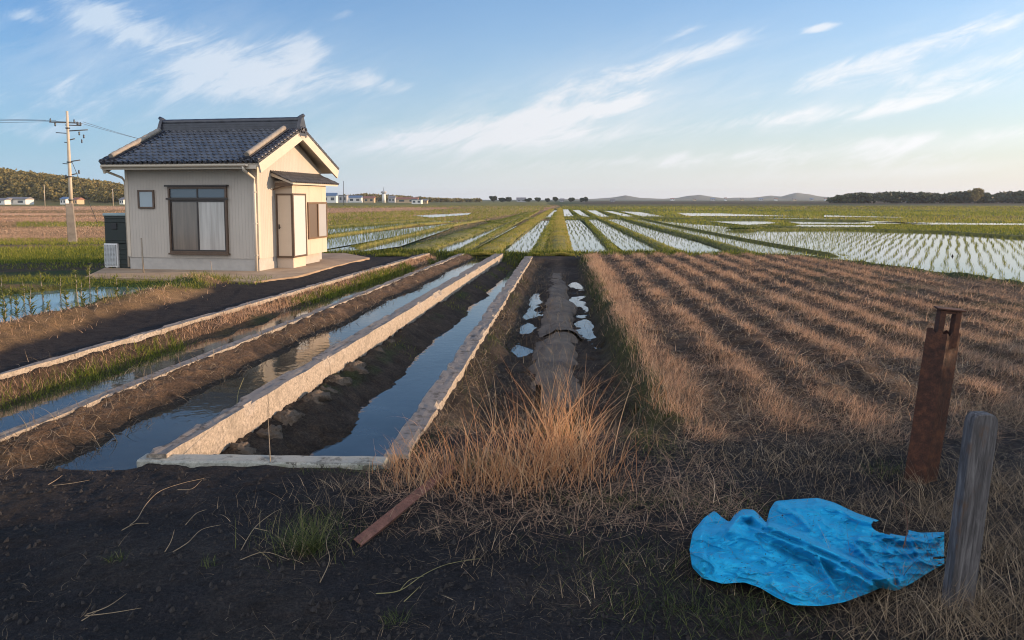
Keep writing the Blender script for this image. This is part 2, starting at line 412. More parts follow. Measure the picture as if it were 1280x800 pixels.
sheet('channel_water', strip(lambda y: W1R(y)+.05, lambda y: W2L(y)+.02, 4.0, 27.4), Z2, wmud)
sheet('channel_water', strip(lambda y: W2R(y)+.2, lambda y: W3L(y)+.02, 4.9, 27.4), Z3, wmud)
sheet('channel_water', strip(lambda y: W3R(y)+.2, lambda y: W4L(y)+.02, 5.5, 27.0), Z4, wdeep)
sheet('puddle_water', strip(lambda y: W4R(y)+.25, lambda y: 0*y+.8, 8.2, 26.0), ZT, wdeep)
sheet('pond_water', UP([(-260, 470), (0, 418), (150, 390), (250, 364), (200, 354), (100, 354), (20, 362), (-260, 385)], -.10), -.09, wpond)

PADS = {   # photo outlines of the flooded plots
 'strip_l': [(626, 319), (662, 319), (690, 276), (671, 276)],
 'strip_l2': [(678, 272), (694, 272), (696, 263), (687, 263)],
 'p1': [(706.8, 319), (770, 319), (724.5, 275.5), (705.5, 275.5)],
 'p2': [(787, 319), (845, 319), (747, 274), (726.5, 275)],
 'p3': [(866, 320), (890, 320), (925, 320), (786, 274), (750, 274)],
 'p4': [(930, 321), (1000, 323), (1100, 335), (1200, 349), (1290, 362), (1500, 395), (1500, 318), (1280, 296), (1100, 289), (950, 287), (830, 277), (790, 274)],
 'f1': [(703.8, 261.5), (709.8, 261.5), (717.5, 271), (704.8, 271)], 'f2': [(713, 262.5), (724, 262.5), (737, 271), (722, 271)],
 'f3': [(730, 263), (745, 263), (762, 271), (742, 271)], 'f4': [(750, 263.5), (765, 264), (795, 270.5), (772, 271)], 'f5': [(775, 264), (800, 265), (830, 270.5), (803, 270.5)],
 'f6': [(845, 266), (900, 266.5), (1000, 270.4), (860, 270)], 'f7': [(958, 272.5), (1030, 273.5), (1165, 279.5), (1000, 280)], 'f8': [(1000, 280.8), (1095, 281.5), (1090, 284), (985, 283.5)],
 'f9': [(1030, 269), (1130, 271.4), (1128, 272), (1030, 271)], 'f10': [(1085, 277.5), (1500, 281), (1500, 283), (1150, 280.5)], 'f11': [(880, 276), (950, 275.5), (975, 278.6), (935, 281.5)],
 'l1': [(300, 294), (405, 283), (530, 275.5), (566, 276.5), (490, 285), (405, 295.5), (300, 308)], 'l2': [(300, 310), (405, 297.5), (562, 279.5), (604, 274), (570, 281), (450, 304), (300, 330)],
 'l3': [(300, 331), (452, 305.5), (570, 282), (560, 287), (500, 308), (300, 336)], 'l4': [(515, 269.5), (590, 266), (585, 268.5), (540, 272)],
 'c1': [(536, 315), (572, 315), (656, 275), (638, 275)], 'c2': [(584, 312), (592, 312), (646, 283), (640, 283)], 'c3': [(618, 309), (626, 307), (660, 283), (656, 283)],
}
for k, p in PADS.items(): sheet('paddy_water', UP(p, ZP), ZP, wpad)

# ------------------------------------------------------------------ concrete channel walls
def conc(name, c1, c2, edge, top=(.15, .145, .145)):
    m, nt, b = nodemat(name); v = worldpos(nt)
    n = noise(nt, v, 34, 6, .75); n2 = noise(nt, v, 2.5, 6, .65); n3 = noise(nt, v, 9, 5, .7)
    c = ramp(nt, n, [(.28, tuple(x*.35 for x in c1)), (.44, c1), (.6, c2), (.74, tuple(min(.8, x*1.5) for x in c2))])
    c = mixc(nt, Nd(nt, n2).ss(.52, .72).k, c, edge); c = mixc(nt, (Nd(nt, n3).ss(.6, .7)*.55).k, c, (.07, .055, .045))
    yz = nt.nodes.new('ShaderNodeSeparateXYZ'); nt.links.new(v, yz.inputs[0])
    jl = ((Nd(nt, yz.outputs[1])+Nd(nt, n3)*.10)*.55).op('FRACT'); jl = (jl.ss(.0, .02)*-1+1)*.75
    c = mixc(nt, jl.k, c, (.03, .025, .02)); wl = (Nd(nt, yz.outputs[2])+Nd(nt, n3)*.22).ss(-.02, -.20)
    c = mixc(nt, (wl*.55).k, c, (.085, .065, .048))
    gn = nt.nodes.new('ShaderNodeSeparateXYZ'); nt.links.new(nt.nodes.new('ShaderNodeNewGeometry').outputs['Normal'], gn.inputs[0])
    up = Nd(nt, gn.outputs[2]).ss(.55, .9); c = mixc(nt, (up*.85).k, c, mixc(nt, Nd(nt, n3).ss(.5, .66).k, top, tuple(x*.3 for x in top)))  # upward faces painted darker for the weak low sun, with random grime spots
    nt.links.new(c, b.inputs['Base Color']); b.inputs['Roughness'].default_value = .88; b.inputs['Specular IOR Level'].default_value = .25
    bump(nt, b, (Nd(nt, n)*.7+Nd(nt, n3)*.5).k, .012, .9); return m
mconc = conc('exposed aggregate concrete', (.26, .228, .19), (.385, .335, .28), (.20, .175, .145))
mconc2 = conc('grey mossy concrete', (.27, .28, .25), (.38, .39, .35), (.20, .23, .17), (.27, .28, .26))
def wall(name, fl, fr, y0, y1, ztop, zbot, m, label, ztop2=None, wob=.022, seed=0):
    ztop2 = ztop if ztop2 is None else ztop2
    ny = int((y1-y0)/.06); nx = 5; nzr = 9
    ysw = np.linspace(y0, y1, ny)
    prof = [(0, t) for t in np.linspace(0, 1, nzr)]+[(s, 1) for s in np.linspace(0, 1, nx)[1:-1]]+[(1, t) for t in np.linspace(1, 0, nzr)]
    k = len(prof); P = np.zeros((ny, k, 3))
    for j, (s, t) in enumerate(prof):
        zt = lerp(ztop, ztop2, (ysw-y0)/(y1-y0))
        x = lerp(fl(ysw), fr(ysw), s); z = lerp(zbot, zt, t)
        e = wob*fbm(ysw*1.0+seed, z*1.0+s*3+seed*3.7, 3.0, 5, seed)*(1 if s in (0, 1) else .4)
        chip = np.maximum(0, fbm(ysw, ysw*0+s*9+seed, 2.2, 5, seed+9)-.10)*.12*(t > .9)*(1 if s in (0, 1) else .3)
        P[:, j] = np.c_[x+(e+chip*(-1 if s == 1 else 1)*(s in (0, 1))), ysw, z-chip*.8+.006*fbm(ysw, ysw*0+s*5, 4, 4, seed+3)*(t > .9)]
    idx = (np.arange(ny-1)[:, None]*k+np.arange(k-1)[None, :])
    f = np.stack([idx, idx+1, idx+k+1, idx+k], -1).reshape(-1, 4)[:, ::-1]
    v = P.reshape(-1, 3)
    ends = []
    for r0 in (0, (ny-1)*k):
        for q in range(k//2): 
            a, bb = r0+q, r0+k-1-q
            if a+1 < bb-1: ends.append((a, a+1, bb-1, bb) if r0 else (a, bb, bb-1, a+1))
    f = np.r_[f, np.array(ends, int)]
    o = mesh_np(name, v, f, m, None, None, False); return tag(o, label, 'wall')
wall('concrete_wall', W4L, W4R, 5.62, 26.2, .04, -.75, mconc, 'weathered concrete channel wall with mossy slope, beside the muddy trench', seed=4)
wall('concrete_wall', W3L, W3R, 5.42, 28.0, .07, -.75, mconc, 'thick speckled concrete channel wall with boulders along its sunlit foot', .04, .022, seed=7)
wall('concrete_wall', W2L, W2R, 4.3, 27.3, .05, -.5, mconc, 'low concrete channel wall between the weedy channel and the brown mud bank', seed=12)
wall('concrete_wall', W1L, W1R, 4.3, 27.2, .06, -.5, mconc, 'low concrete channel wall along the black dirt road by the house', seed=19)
# the short end wall across the widest channel
mb = MB(); n = 40
ex = np.linspace(-3.33, -1.36, n)
for_y = lambda x, k: 5.36+.05*(x+3.3)/1.9+.004*math.sin(x*9+k)
P = []
for i, x in enumerate(ex):
    zt = .035+.002*math.sin(x*7)+.0015*math.sin(x*23)
    P += [(x, for_y(x, 0), -.7), (x, for_y(x, 0), zt-.012), (x, for_y(x, 0)+.012, zt), (x, for_y(x, 1)+.15, zt+.004), (x, for_y(x, 1)+.165, zt-.014), (x, for_y(x, 1)+.165, -.7)]
mb.add(P, [(i*6+j, (i+1)*6+j, (i+1)*6+j+1, i*6+j+1) for i in range(n-1) for j in range(5)]+[(5, 4, 3, 2, 1, 0), tuple((n-1)*6+j for j in range(6))])
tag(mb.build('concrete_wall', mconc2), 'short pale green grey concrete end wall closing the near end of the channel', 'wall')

# ------------------------------------------------------------------ the house
def siding(name, c, groove=.10, lines=(.82, .80, .78)):
    m, nt, b = nodemat(name); v = coord(nt)
    sx = nt.nodes.new('ShaderNodeSeparateXYZ'); nt.links.new(v, sx.inputs[0])
    s = Nd(nt, sx.outputs[0])+Nd(nt, sx.outputs[1])
    fr = (s*(1/groove)).op('FRACT'); g = fr.ss(.0, .07)*(fr.ss(1.0, .93))
    n = noise(nt, coord(nt, 'Object', (1.2, 1.2, .5)), 1.6, 5, .6)
    cc = ramp(nt, n, [(.3, tuple(x*.93 for x in c)), (.7, tuple(min(.85, x*1.06) for x in c))])
    cc = mixc(nt, g.k, tuple(x*.88 for x in c), cc)
    nt.links.new(cc, b.inputs['Base Color']); b.inputs['Roughness'].default_value = .6
    bump(nt, b, g.k, .006, .8); return m
mwall = siding('cream vertical siding', (.41, .38, .34))
mbay = siding('cream bay panel', (.50, .42, .335), .9)
mfound = mat('grey foundation render', (.34, .33, .31), .85, (.40, .385, .36), 5, 60, .003)
mtrim = mat('cream trim', (.47, .42, .35), .55, (.51, .455, .375), 3)
mbrown = mat('bronze window frame', (.075, .048, .032), .4, (.10, .065, .043), 8)
mdark = mat('dark brown sash', (.028, .022, .020), .4)
mtile = mat('blue grey roof tile', (.068, .073, .086), .32, (.14, .147, .163), 2.6, 40, .002, spec=.6)
mtiled = mat('dark ridge tile', (.022, .025, .034), .38, (.045, .05, .066), 5, 40, .002, spec=.6)
mcap = mat('pale verge tile', (.19, .175, .155), .6, (.28, .25, .215), 6, 40, .002)
mgut = mat('cream gutter plastic', (.55, .50, .42), .4)
def glass(name, c, rough=.06, c2=None):
    m, nt, b = nodemat(name)
    if c2: nt.links.new(ramp(nt, noise(nt, coord(nt, 'Object', (7, 7, .35)), 1.6, 3), [(.35, c), (.62, c2)]), b.inputs['Base Color'])
    else: b.inputs['Base Color'].default_value = (*c, 1)
    b.inputs['Roughness'].default_value = rough; b.inputs['Specular IOR Level'].default_value = .6; return m
mscreen = glass('window with drawn grey blind', (.150, .132, .115), .12, (.19, .165, .14))
mcurt = glass('window with white curtain', (.34, .33, .31), .10, (.46, .45, .43))
mtrans = glass('sky mirroring pane', (.10, .13, .16), .03)
mfrost = glass('frosted white pane', (.50, .50, .495), .35)
mdoor = mat('beige door leaf', (.50, .42, .33), .5, (.54, .455, .36), 3)
mblack = mat('black metal', (.012, .012, .013), .35)
RZ = math.radians(-6); HO = (-8.55, 20.13, 0)
house = thing('house', 'small cream house with blue grey tiled gable roof beside the channels', 'house', HO, RZ)
D, WX, EV, RG = 4.25, 4.18, 3.06, 4.10
mb = MB(); mb.prism([(0, .40), (D, .40), (D, EV), (D/2, RG), (0, EV)], -WX, 0, lambda p, q, t: (t, p, q)); mb.build('wall', mwall, house)
mb = MB(); mb.box(-WX+.02, -.02, .02, D-.02, -.15, .40); mb.box(-WX+.0, 0, .005, .03, .392, .415); mb.build('foundation', mfound, house)
mb = MB(); mb.box(-.13, .012, -.012, .10, .42, EV+.02); mb.build('corner_trim', mtrim, house); mb = MB(); mb.box(-WX-.012, -WX+.08, -.012, .08, .42, EV+.02); mb.build('corner_trim', mtrim, house)
XL, XR, YF, ZF = -4.52, .42, -.60, 3.12
sl = math.atan2(4.28-ZF, D/2-YF); cs, sn = math.cos(sl), math.sin(sl); LS = math.hypot(4.28-ZF, D/2-YF)
roof = MB()
def slope_pt(x, a, off, back):
    y = YF+a*cs-off*sn; z = ZF+a*sn+off*cs
    return (x, D-y if back else y, z)
for back in (0, 1): roof.prism([(0, -.13), (LS+.02, -.13), (LS+.02, -.03), (0, -.03)], XL+.05, XR-.05, lambda p, q, t: slope_pt(t, p, q, back))
roof = roof.build('roof', mtrim, house)
def tiles(back):
    nx, rows, sub = 26*6, 11, 4
    xs = np.linspace(XL, XR, nx+1); av = []; st = []
    for r in range(rows):
        for q in range(sub+1): av.append(LS*(r+min(q/sub, .995))/rows-(0.02 if r == 0 and q == 0 else 0)); st.append(1-q/sub)
    av = np.array(av); st = np.array(st)
    X, A = np.meshgrid(xs, av); ST = np.broadcast_to(st[:, None], X.shape)
    ph = (X-XL)/(XR-XL)*26; fr = ph-np.floor(ph)
    wave = .038*np.sin(2*PI*fr)+.012*np.sin(4*PI*fr+.6)
    jit = vnoise(np.floor(ph), np.floor(A/LS*11), 5)*.006
    off = .02+wave+.038*ST+jit
    A2 = A-.02*np.sin(2*PI*fr)*(ST > .9)
    y = YF+A2*cs-off*sn; z = ZF+A2*sn+off*cs
    if back: y = D-y
    P = np.stack([X, y, z], -1).reshape(-1, 3); k = nx+1
    idx = (np.arange(len(av)-1)[:, None]*k+np.arange(nx)[None, :])
    f = np.stack([idx, idx+1, idx+k+1, idx+k], -1).reshape(-1, 4)
    return mesh_np('tile_slope', P, f if not back else f[:, ::-1], mtile, roof, None, False)
tiles(0); tiles(1)
mb = MB()
for i in range(32):      # eave tile noses
    x = XL+.08+(XR-XL-.16)*i/31; mb.tube([slope_pt(x, -.03, .035, 0), slope_pt(x, .1, .04, 0)], .045, 8)
mb.build('eave_tiles', mtiled, roof)
for x0 in (XL, XR-.09):   # bargeboards
    for back in (0, 1):
        m2 = MB(); m2.prism([(.0, -.30), (LS, -.30), (LS, -.02), (.0, -.02)], x0+.02, x0+.075, lambda p, q, t: slope_pt(t, p, q, back)); m2.build('bargeboard', mtrim, roof)
mb = MB()
for x0 in (-4.16, .04):   # pale rolls running down the slope with dark courses beside them
    mb = MB()
    for back in (0, 1):
        m2 = MB()
        m2.tube([slope_pt(x0, .10+i*.15, .19+.012*(i % 2), back) for i in range(17)], .075, 10); m2.build('verge_roll', mcap, roof)
        mb.prism([(.08, .02), (2.6, .02), (2.6, .15), (.08, .15)], x0-.10, x0+.10, lambda p, q, t: slope_pt(t, p, q, back))
        for dx in ((-.16, .17, .30) if x0 > 0 else (-.30, -.17, .16)):
            for i in range(13): mb.tube([slope_pt(x0+dx, .0+i*.21, .075, back), slope_pt(x0+dx, .20+i*.21, .06, back)], .062, 8)
    mb.build('verge_courses', mtiled, roof)
mb = MB(); zr = 4.22
for i, (w, h) in enumerate(((.30, .09), (.26, .09), (.22, .09), (.18, .08))): mb.box(-4.34, .34, D/2-w/2, D/2+w/2, zr+i*.078, zr+i*.078+h*.8)
mb.tube([(-4.40+.196*i, D/2, zr+.34+.012*(i % 2)) for i in range(25)], [.085 if i % 2 else .10 for i in range(25)], 10)
mb.build('ridge', mtiled, roof)
for s in (-1, 1):       # curled ornaments on the two ends of the ridge
    m2 = MB(); xx = .36 if s > 0 else -4.40
    m2.prism([(-.24, -.18), (.24, -.18), (.20, .12), (.12, .30), (.05, .42), (-.05, .42), (-.12, .30), (-.20, .12)], xx-.05, xx+.06, lambda p, q, t: (t, D/2+p, zr+.03+q))
    for k in (-1, 1):
        m2.tube([(xx+.07*s, D/2+k*(.10+.11*math.cos(t)*(1-t/9)), zr+.02+.11*math.sin(t)*(1-t/9)) for t in np.linspace(0, 6.5, 22)], .03, 6)
        m2.tube([(xx+.02*s, D/2+k*(.22+.07*math.cos(t)), zr-.12+.07*math.sin(t)) for t in np.linspace(-1, 4.5, 14)], .035, 6)
    m2.tube([(xx-.12*s, D/2, zr+.36), (xx, D/2, zr+.44), (xx+.10*s, D/2, zr+.50)], [.07, .065, .05], 8)
    m2.build('ridge_ornament', mtiled, roof)
# soffit board, gutter, pipes
mb = MB(); mb.box(XL+.12, XR-.12, YF+.03, YF+.07, ZF-.17, ZF-.02); mb.box(XL+.12, XR-.12, YF+.05, 0, ZF-.07, ZF-.05); mb.build('fascia', mtrim, house)
mb = MB(); n = 12
prof = [(.065*math.cos(t), .065*math.sin(t)) for t in np.linspace(PI, 2*PI, n)]+[(.055*math.cos(t), .055*math.sin(t)) for t in np.linspace(2*PI, PI, n)]
mb.prism(prof, XL+.1, XR-.35, lambda p, q, t: (t, YF-.045+p, ZF-.045+q)); mb.build('gutter', mgut, house)
mb = MB(); mb.tube([(-.05, YF-.04, ZF-.10), (-.05, YF-.02, ZF-.20), (-.06, -.30, ZF-.32), (-.06, -.075, ZF-.42), (-.06, -.06, ZF-.6), (-.06, -.06, 1.6), (-.06, -.06, .04)], .04, 10)
for z in (.5, 1.4, 2.3): mb.box(-.11, -.01, -.09, -.0, z, z+.025)
mb.build('downpipe', mgut, house)
mb = MB(); mb.tube([(-4.45, YF-.03, ZF-.10), (-4.44, -.4, ZF-.22), (-4.24, -.06, ZF-.38), (-4.23, .04, ZF-.5), (-4.23, .05, .1)], .035, 10); mb.build('downpipe', mgut, house)
# big front window
def frame(mb, x0, x1, z0, z1, w, y0, y1):
    mb.box(x0, x1, y0, y1, z0, z0+w); mb.box(x0, x1, y0, y1, z1-w, z1); mb.box(x0, x0+w, y0, y1, z0+w, z1-w); mb.box(x1-w, x1, y0, y1, z0+w, z1-w)
wx0, wx1, wz0, wz1 = -2.78, -.93, .55, 2.47
mb = MB(); frame(mb, wx0, wx1, wz0, wz1, .055, -.075, .0); mb.box(wx0+.055, wx1-.055, -.07, 0, 2.08, 2.15); mb.box(wx0-.03, wx1+.03, -.11, 0, wz0-.05, wz0)
win = mb.build('window', mbrown, house, .004)
mb = MB(); mb.box(wx0-.07, wx1+.05, -.13, 0, wz1+.002, wz1+.055); mb.box(wx0-.05, wx1+.05, -.10, -.076, 2.095, 2.15); mb.build('window_hood', mdark, win, .004)
xm = (wx0+wx1)/2
for nm, x0, x1, z0, z1, mm, yq in (('transom_pane', wx0+.05, xm-.02, 2.16, 2.41, mtrans, -.03), ('transom_pane', xm+.02, wx1-.05, 2.16, 2.41, mtrans, -.031),
        ('pane', wx0+.05, xm, .6, 2.08, mscreen, -.025), ('pane', xm, wx1-.05, .6, 2.08, mcurt, -.04)):
    m2 = MB(); m2.box(x0, x1, yq, yq+.012, z0, z1); m2.build(nm, mm, win)
mb = MB(); frame(mb, wx0+.05, xm+.02, .602, 2.078, .04, -.045, -.01); frame(mb, xm-.02, wx1-.05, .603, 2.077, .04, -.062, -.046); mb.box(xm-.02, xm+.02, -.05, -.0, 2.152, 2.413); mb.build('sash', mdark, win)
mb = MB(); frame(mb, -3.78, -3.25, 1.84, 2.38, .05, -.05, 0); w2 = mb.build('window', mbrown, house, .004)
mb = MB(); mb.box(-3.73, -3.30, -.025, -.012, 1.89, 2.33); mb.build('pane', glass('small bathroom pane', (.30, .36, .40), .08), w2)
# porch bay on the gable side
y0, y1, px, zb, zt = 1.02, 3.40, .55, .38, 2.66
mb = MB(); mb.box(.0, px, y0, y1, zb, zt); bay = mb.build('porch_bay', mbay, house)
mb = MB(); mb.box(.0, px-.03, y0+.03, y0+.85, -.1, zb); mb.build('plinth', mat('porch plinth render', (.52, .43, .34), .8, (.56, .46, .37), 4), bay)
mb = MB(); mb.box(.0, px-.25, y0+.85, y1-.05, -.1, zb-.002); mb.build('plinth', mfound, bay)
mb = MB(); frame(mb, .03, px+.012, zb-.02, 2.28, .055, y0-.03, y0); dr = mb.build('door', mbrown, bay, .003)
mb = MB(); mb.box(.085, px-.043, y0-.018, y0-.004, zb+.035, 2.225); mb.build('door_leaf', mdoor, dr)
mb = MB(); mb.box(.10, .135, y0-.03, y0-.018, 1.22, 1.36); mb.tube([(.118, y0-.03, 1.28), (.118, y0-.065, 1.28), (.19, y0-.068, 1.28)], .011, 8); mb.build('handle', mblack, dr)
def frame_y(mb, ya, yb, z0, z1, w, x0, x1):
    mb.box(x0, x1, ya, yb, z0, z0+w); mb.box(x0, x1, ya, yb, z1-w, z1); mb.box(x0, x1, ya, ya+w, z0+w, z1-w); mb.box(x0, x1, yb-w, yb, z0+w, z1-w)
mb = MB(); frame_y(mb, y0-.028, y0+.86, zb-.022, 2.285, .055, px, px+.032); gd = mb.build('side_screen', mbrown, bay, .003)
mb = MB(); mb.box(px+.002, px+.016, y0+.03, y0+.805, zb+.035, 2.23); mb.build('pane', mfrost, gd)
wya, wyb, wza, wzb = y0+.98, y1-.01, .86, 2.02
mb = MB(); frame_y(mb, wya, wyb, wza, wzb, .055, px, px+.045); mb.box(px, px+.05, (wya+wyb)/2-.03, (wya+wyb)/2+.03, wza+.055, wzb-.055); sw = mb.build('window', mat('amber bronze frame', (.13, .08, .045), .42, (.16, .10, .055), 8), bay, .003)
mb = MB(); mb.box(px+.004, px+.018, wya+.05, (wya+wyb)/2, wza+.05, wzb-.05); mb.build('pane', glass('brown screened pane', (.13, .10, .08), .3), sw)
mb = MB(); mb.box(px+.004, px+.026, (wya+wyb)/2, wyb-.05, wza+.05, wzb-.05); mb.build('pane', glass('grey pane', (.36, .37, .39), .08), sw)
# pent canopy over the porch
cy0, cy1 = .78, 4.05; na = 52
mb = MB()
pr = [(0.0, 2.90), (.70, 2.60), (.70, 2.545), (0.0, 2.80)]
mb.prism(pr, cy0, cy1, lambda p, q, t: (p, t, q)); can = mb.build('canopy', mtrim, house)
P = []; xs = np.linspace(-.0, .74, 10); ysx = np.linspace(cy0-.04, cy1+.04, na*6+1)
YY, XX = np.meshgrid(ysx, xs, indexing='ij'); fr = (YY/.075)
ZZ = 2.925-.30/.70*XX+.026*np.sin(2*PI*fr*.5)+.014*((XX*4.05) % 1 < .5)
k = len(xs); idx = (np.arange(len(ysx)-1)[:, None]*k+np.arange(k-1)[None, :])
mesh_np('canopy_tiles', np.stack([XX, YY, ZZ+.008], -1).reshape(-1, 3), np.stack([idx, idx+1, idx+k+1, idx+k], -1).reshape(-1, 4)[:, ::-1],
        mat('grey canopy tile', (.05, .048, .05), .5, (.11, .105, .10), 6, 40, .002), can)
mb = MB(); mb.box(.12, .66, cy0+.02, cy0+.07, 2.50, 2.60); mb.tube([(.05, cy0+.05, 2.40), (.6, cy0+.05, 2.56)], .02, 6); mb.build('bracket', mbrown, can)
# paved yard under and beside the house
yp = UP([(106, 346), (200, 349), (318, 352), (372, 345), (420, 332), (462, 322), (430, 316), (300, 318), (150, 326)], .05)
mb = MB(); mb.add([(x, y, .05) for x, y in yp]+[(x*1.0, y, -.12) for x, y in yp], [tuple(range(len(yp)))]+[(i, i+len(yp), (i+1) % len(yp)+len(yp), (i+1) % len(yp)) for i in range(len(yp))])
yo = mb.build('yard', mat('trodden tan concrete', (.23, .165, .11), .9, (.36, .27, .185), 1.6, 30, .006)); yo['kind'] = 'structure'
# bins and the outdoor unit at the left side of the house
hl = lambda x, y: (HO[0]+x*math.cos(RZ)-y*math.sin(RZ), HO[1]+x*math.sin(RZ)+y*math.cos(RZ))
mgrn = mat('dark green plastic', (.006, .013, .012), .5, (.010, .019, .017), 5)
mlid = mat('pale blue lid', (.20, .28, .30), .5, (.24, .32, .34), 5); mwht = mat('white painted steel', (.55, .57, .58), .5, (.62, .63, .63), 4)
x, y = hl(-4.63, .12)
t = thing('storage_bin', 'black green lower bin standing on the yard right of the white louvred unit', 'bin', (x+.22, y, .05), RZ)
mb = MB(); mb.box(-.2, .17, .0, .55, 0, .74)
for z in (.1, .25, .4, .55): mb.box(-.203, .173, -.012, .2, z, z+.035)
mb.build('body', mgrn, t, .012)
t = thing('outdoor_unit', 'white louvred outdoor unit standing on the yard below the dark green bin', 'outdoor unit', (x-.19, y-.03, .05), RZ)
mb = MB(); mb.box(-.26, .19, .02, .45, .03, .74); mb.box(-.24, -.16, .05, .4, -.0, .03); mb.box(.09, .17, .05, .4, 0, .03); mb.build('casing', mwht, t, .012)
mb = MB()
for i in range(17): mb.box(-.22, .15, -.012, .02, .09+i*.037, .105+i*.037)
for i in range(5): mb.box(-.225+.0925*i-.005, -.225+.0925*i+.005, -.018, .02, .08, .705)
mb.build('grille', mat('white grille', (.46, .49, .51), .5), t)
t = thing('storage_bin', 'dark green bin with pale blue lid stacked above the white louvred unit', 'bin', (x, y, .795), RZ)
mb = MB(); mb.box(-.40, .36, -.02, .58, 0, .82); mb.box(-.405, .365, -.03, .1, .74, .79)
for z in (.08, .62): mb.box(-.395, .355, -.034, .1, z, z+.03)
mb.build('body', mgrn, t, .015)
mb = MB(); mb.box(-.16, .02, -.045, -.02, .42, .60); mb.build('vent', mblack, t, .005)
mb = MB(); mb.box(-.43, .39, -.05, .62, .82, .90); mb.build('lid', mlid, t, .02)
# garden stakes in front of the house wall
mst = mat('grey weathered stake', (.20, .17, .135), .8, (.28, .24, .19), 12, stretch=(4, 4, .6))
def stick(name, pts, r, m, label, cat, group=None): mb = MB(); mb.tube(pts, r, 7); return tag(mb.build(name, m), label, cat, group)
bx, by = U(178, 341, .05); stick('garden_stake', [(bx+.04, by, .0), (bx-.01, by+.05, .55), (bx-.06, by+.12, 1.02)], .022, mst, 'thin grey stake leaning at the house front below the small window', 'stake')
bx, by = U(266, 349, .02); stick('garden_stake', [(bx, by, -.03), (bx-.02, by, .25), (bx-.05, by+.02, .5)], [.014, .012, .008], mst, 'short thin brown stake in the turf edge before the big window', 'stake')

# ------------------------------------------------------------------ utility pole, its stay and the cables
mpole = mat('pale concrete pole', (.40, .345, .27), .8, (.50, .43, .34), 3, 30, .003); mins = mat('dark hardware', (.05, .055, .065), .5)
ppx, ppy = U(91, 302, -.1)
pole = thing('utility_pole', 'tall pale concrete utility pole on a thick square footing left of the house', 'utility pole', (ppx, ppy, -.15), .5)
dP = ppy/math.cos(YAW)+0
pz = zv(136, 36.2)+.15; tb = .02*0
lx = .05   # the pole leans a little to the left
mb = MB(); mb.tube([(lx*t, 0, pz*t) for t in (.25, .5, .75, 1)], [.10, .086, .072, .058], 14); mb.build('pole', mpole, pole)
mb = MB(); mb.prism([(-.20, -.20), (.20, -.20), (.20, .20), (-.20, .20)], 0, 2.05, lambda p, q, t: (p*(1-.08*t)-.03*t, q*(1-.08*t), t)); mb.build('footing', mat('stained concrete footing', (.15, .13, .11), .9, (.25, .22, .185), 3, 25, .006), pole, .02)
mb = MB()
za = pz-.62
mb.box(lx*.9-.8, lx*.9+.5, -.035, .035, za, za+.06); mb.box(lx*.9-.1, lx*.9+.6, -.035, .035, za-.12, za-.07); mb.build('crossarm', mins, pole)
for i, (dx, dz, r) in enumerate(((-.75, .12, .04), (-.55, -.08, .045), (.30, .12, .04), (.45, -.0, .06), (.58, -.02, .055), (.5, -.5, .045), (.7, -.65, .045), (.6, -.9, .04), (-.2, -2.75, .05), (.4, -2.5, .05))):
    m2 = MB(); c0 = np.array((lx*.9+dx, 0, za+dz)); m2.tube([c0+(0, 0, -.1), c0+(0, 0, -.04), c0, c0+(0, 0, .05), c0+(0, 0, .1)], [r*.5, r, r*.7, r, r*.4], 8); m2.build('insulator', mins, pole)
mb = MB()
mb.v = []; mb.f = []; mb.sm = []
for z0, L_ in ((pz-3.3, .35), (pz-2.6, .5), (pz-1.5, .3), (pz-1.02, .9)): mb.tube([(lx*z0/pz-.02, 0, z0), (lx*z0/pz+L_, .0, z0+.10)], .03, 6); mb.tube([(lx*z0/pz+.02, 0, z0-.12), (lx*z0/pz-L_*.6, .0, z0-.1)], .022, 6); mb.build('bracket', mins, pole); mb = MB()
for z0 in (pz-3.4, pz-2.65, pz-.9, 2.2): mb = MB(); mb.tube([(lx*z0/pz, 0, z0), (lx*z0/pz, 0, z0+.06)], .15-.05*z0/pz+.0, 12); mb.build('band', mins, pole)
top = np.array((ppx, ppy, -.15))
def cable(a, b, sag, r, label, group=None):
    a = np.array(a, float); b = np.array(b, float)
    mb = MB(); mb.tube([a+(b-a)*t-np.array((0, 0, sag*4*t*(1-t))) for t in np.linspace(0, 1, 20)], r, 5)
    return tag(mb.build('overhead_cable', mins), label, 'cable', group)
ca = math.cos(.5); sa = math.sin(.5)
def onp(dx, z): return np.array((ppx+(lx*z/pz+dx)*ca, ppy+(lx*z/pz+dx)*sa, z-.15))
far1 = at(-420, 52); far2 = at(300, 70)
for i, dx in enumerate((-.95, -.5, .2)): cable(onp(dx, za+.12), (far1[0], far1[1]+i*1.1, zv(120+i*9, 52)), .35, .009, 'thin overhead cable running left from the pole top out of view', 'overhead cables left of the pole')
for i, dx in enumerate((.35, .7)): cable(onp(dx, za+.1), (far2[0]+i, far2[1]+i, zv(196+i*8, 70)), .3, .009, 'thin overhead cable dropping from the pole top behind the house roof', 'overhead cables right of the pole')
sx, sy = U(124, 270, 0); dS = 37
sx, sy = at(122.5, 40); cable(onp(.12, pz-2.6), (sx, sy, zv(272, 40)-.3), 0, .014, 'slanting stay wire from the utility pole down to the field')

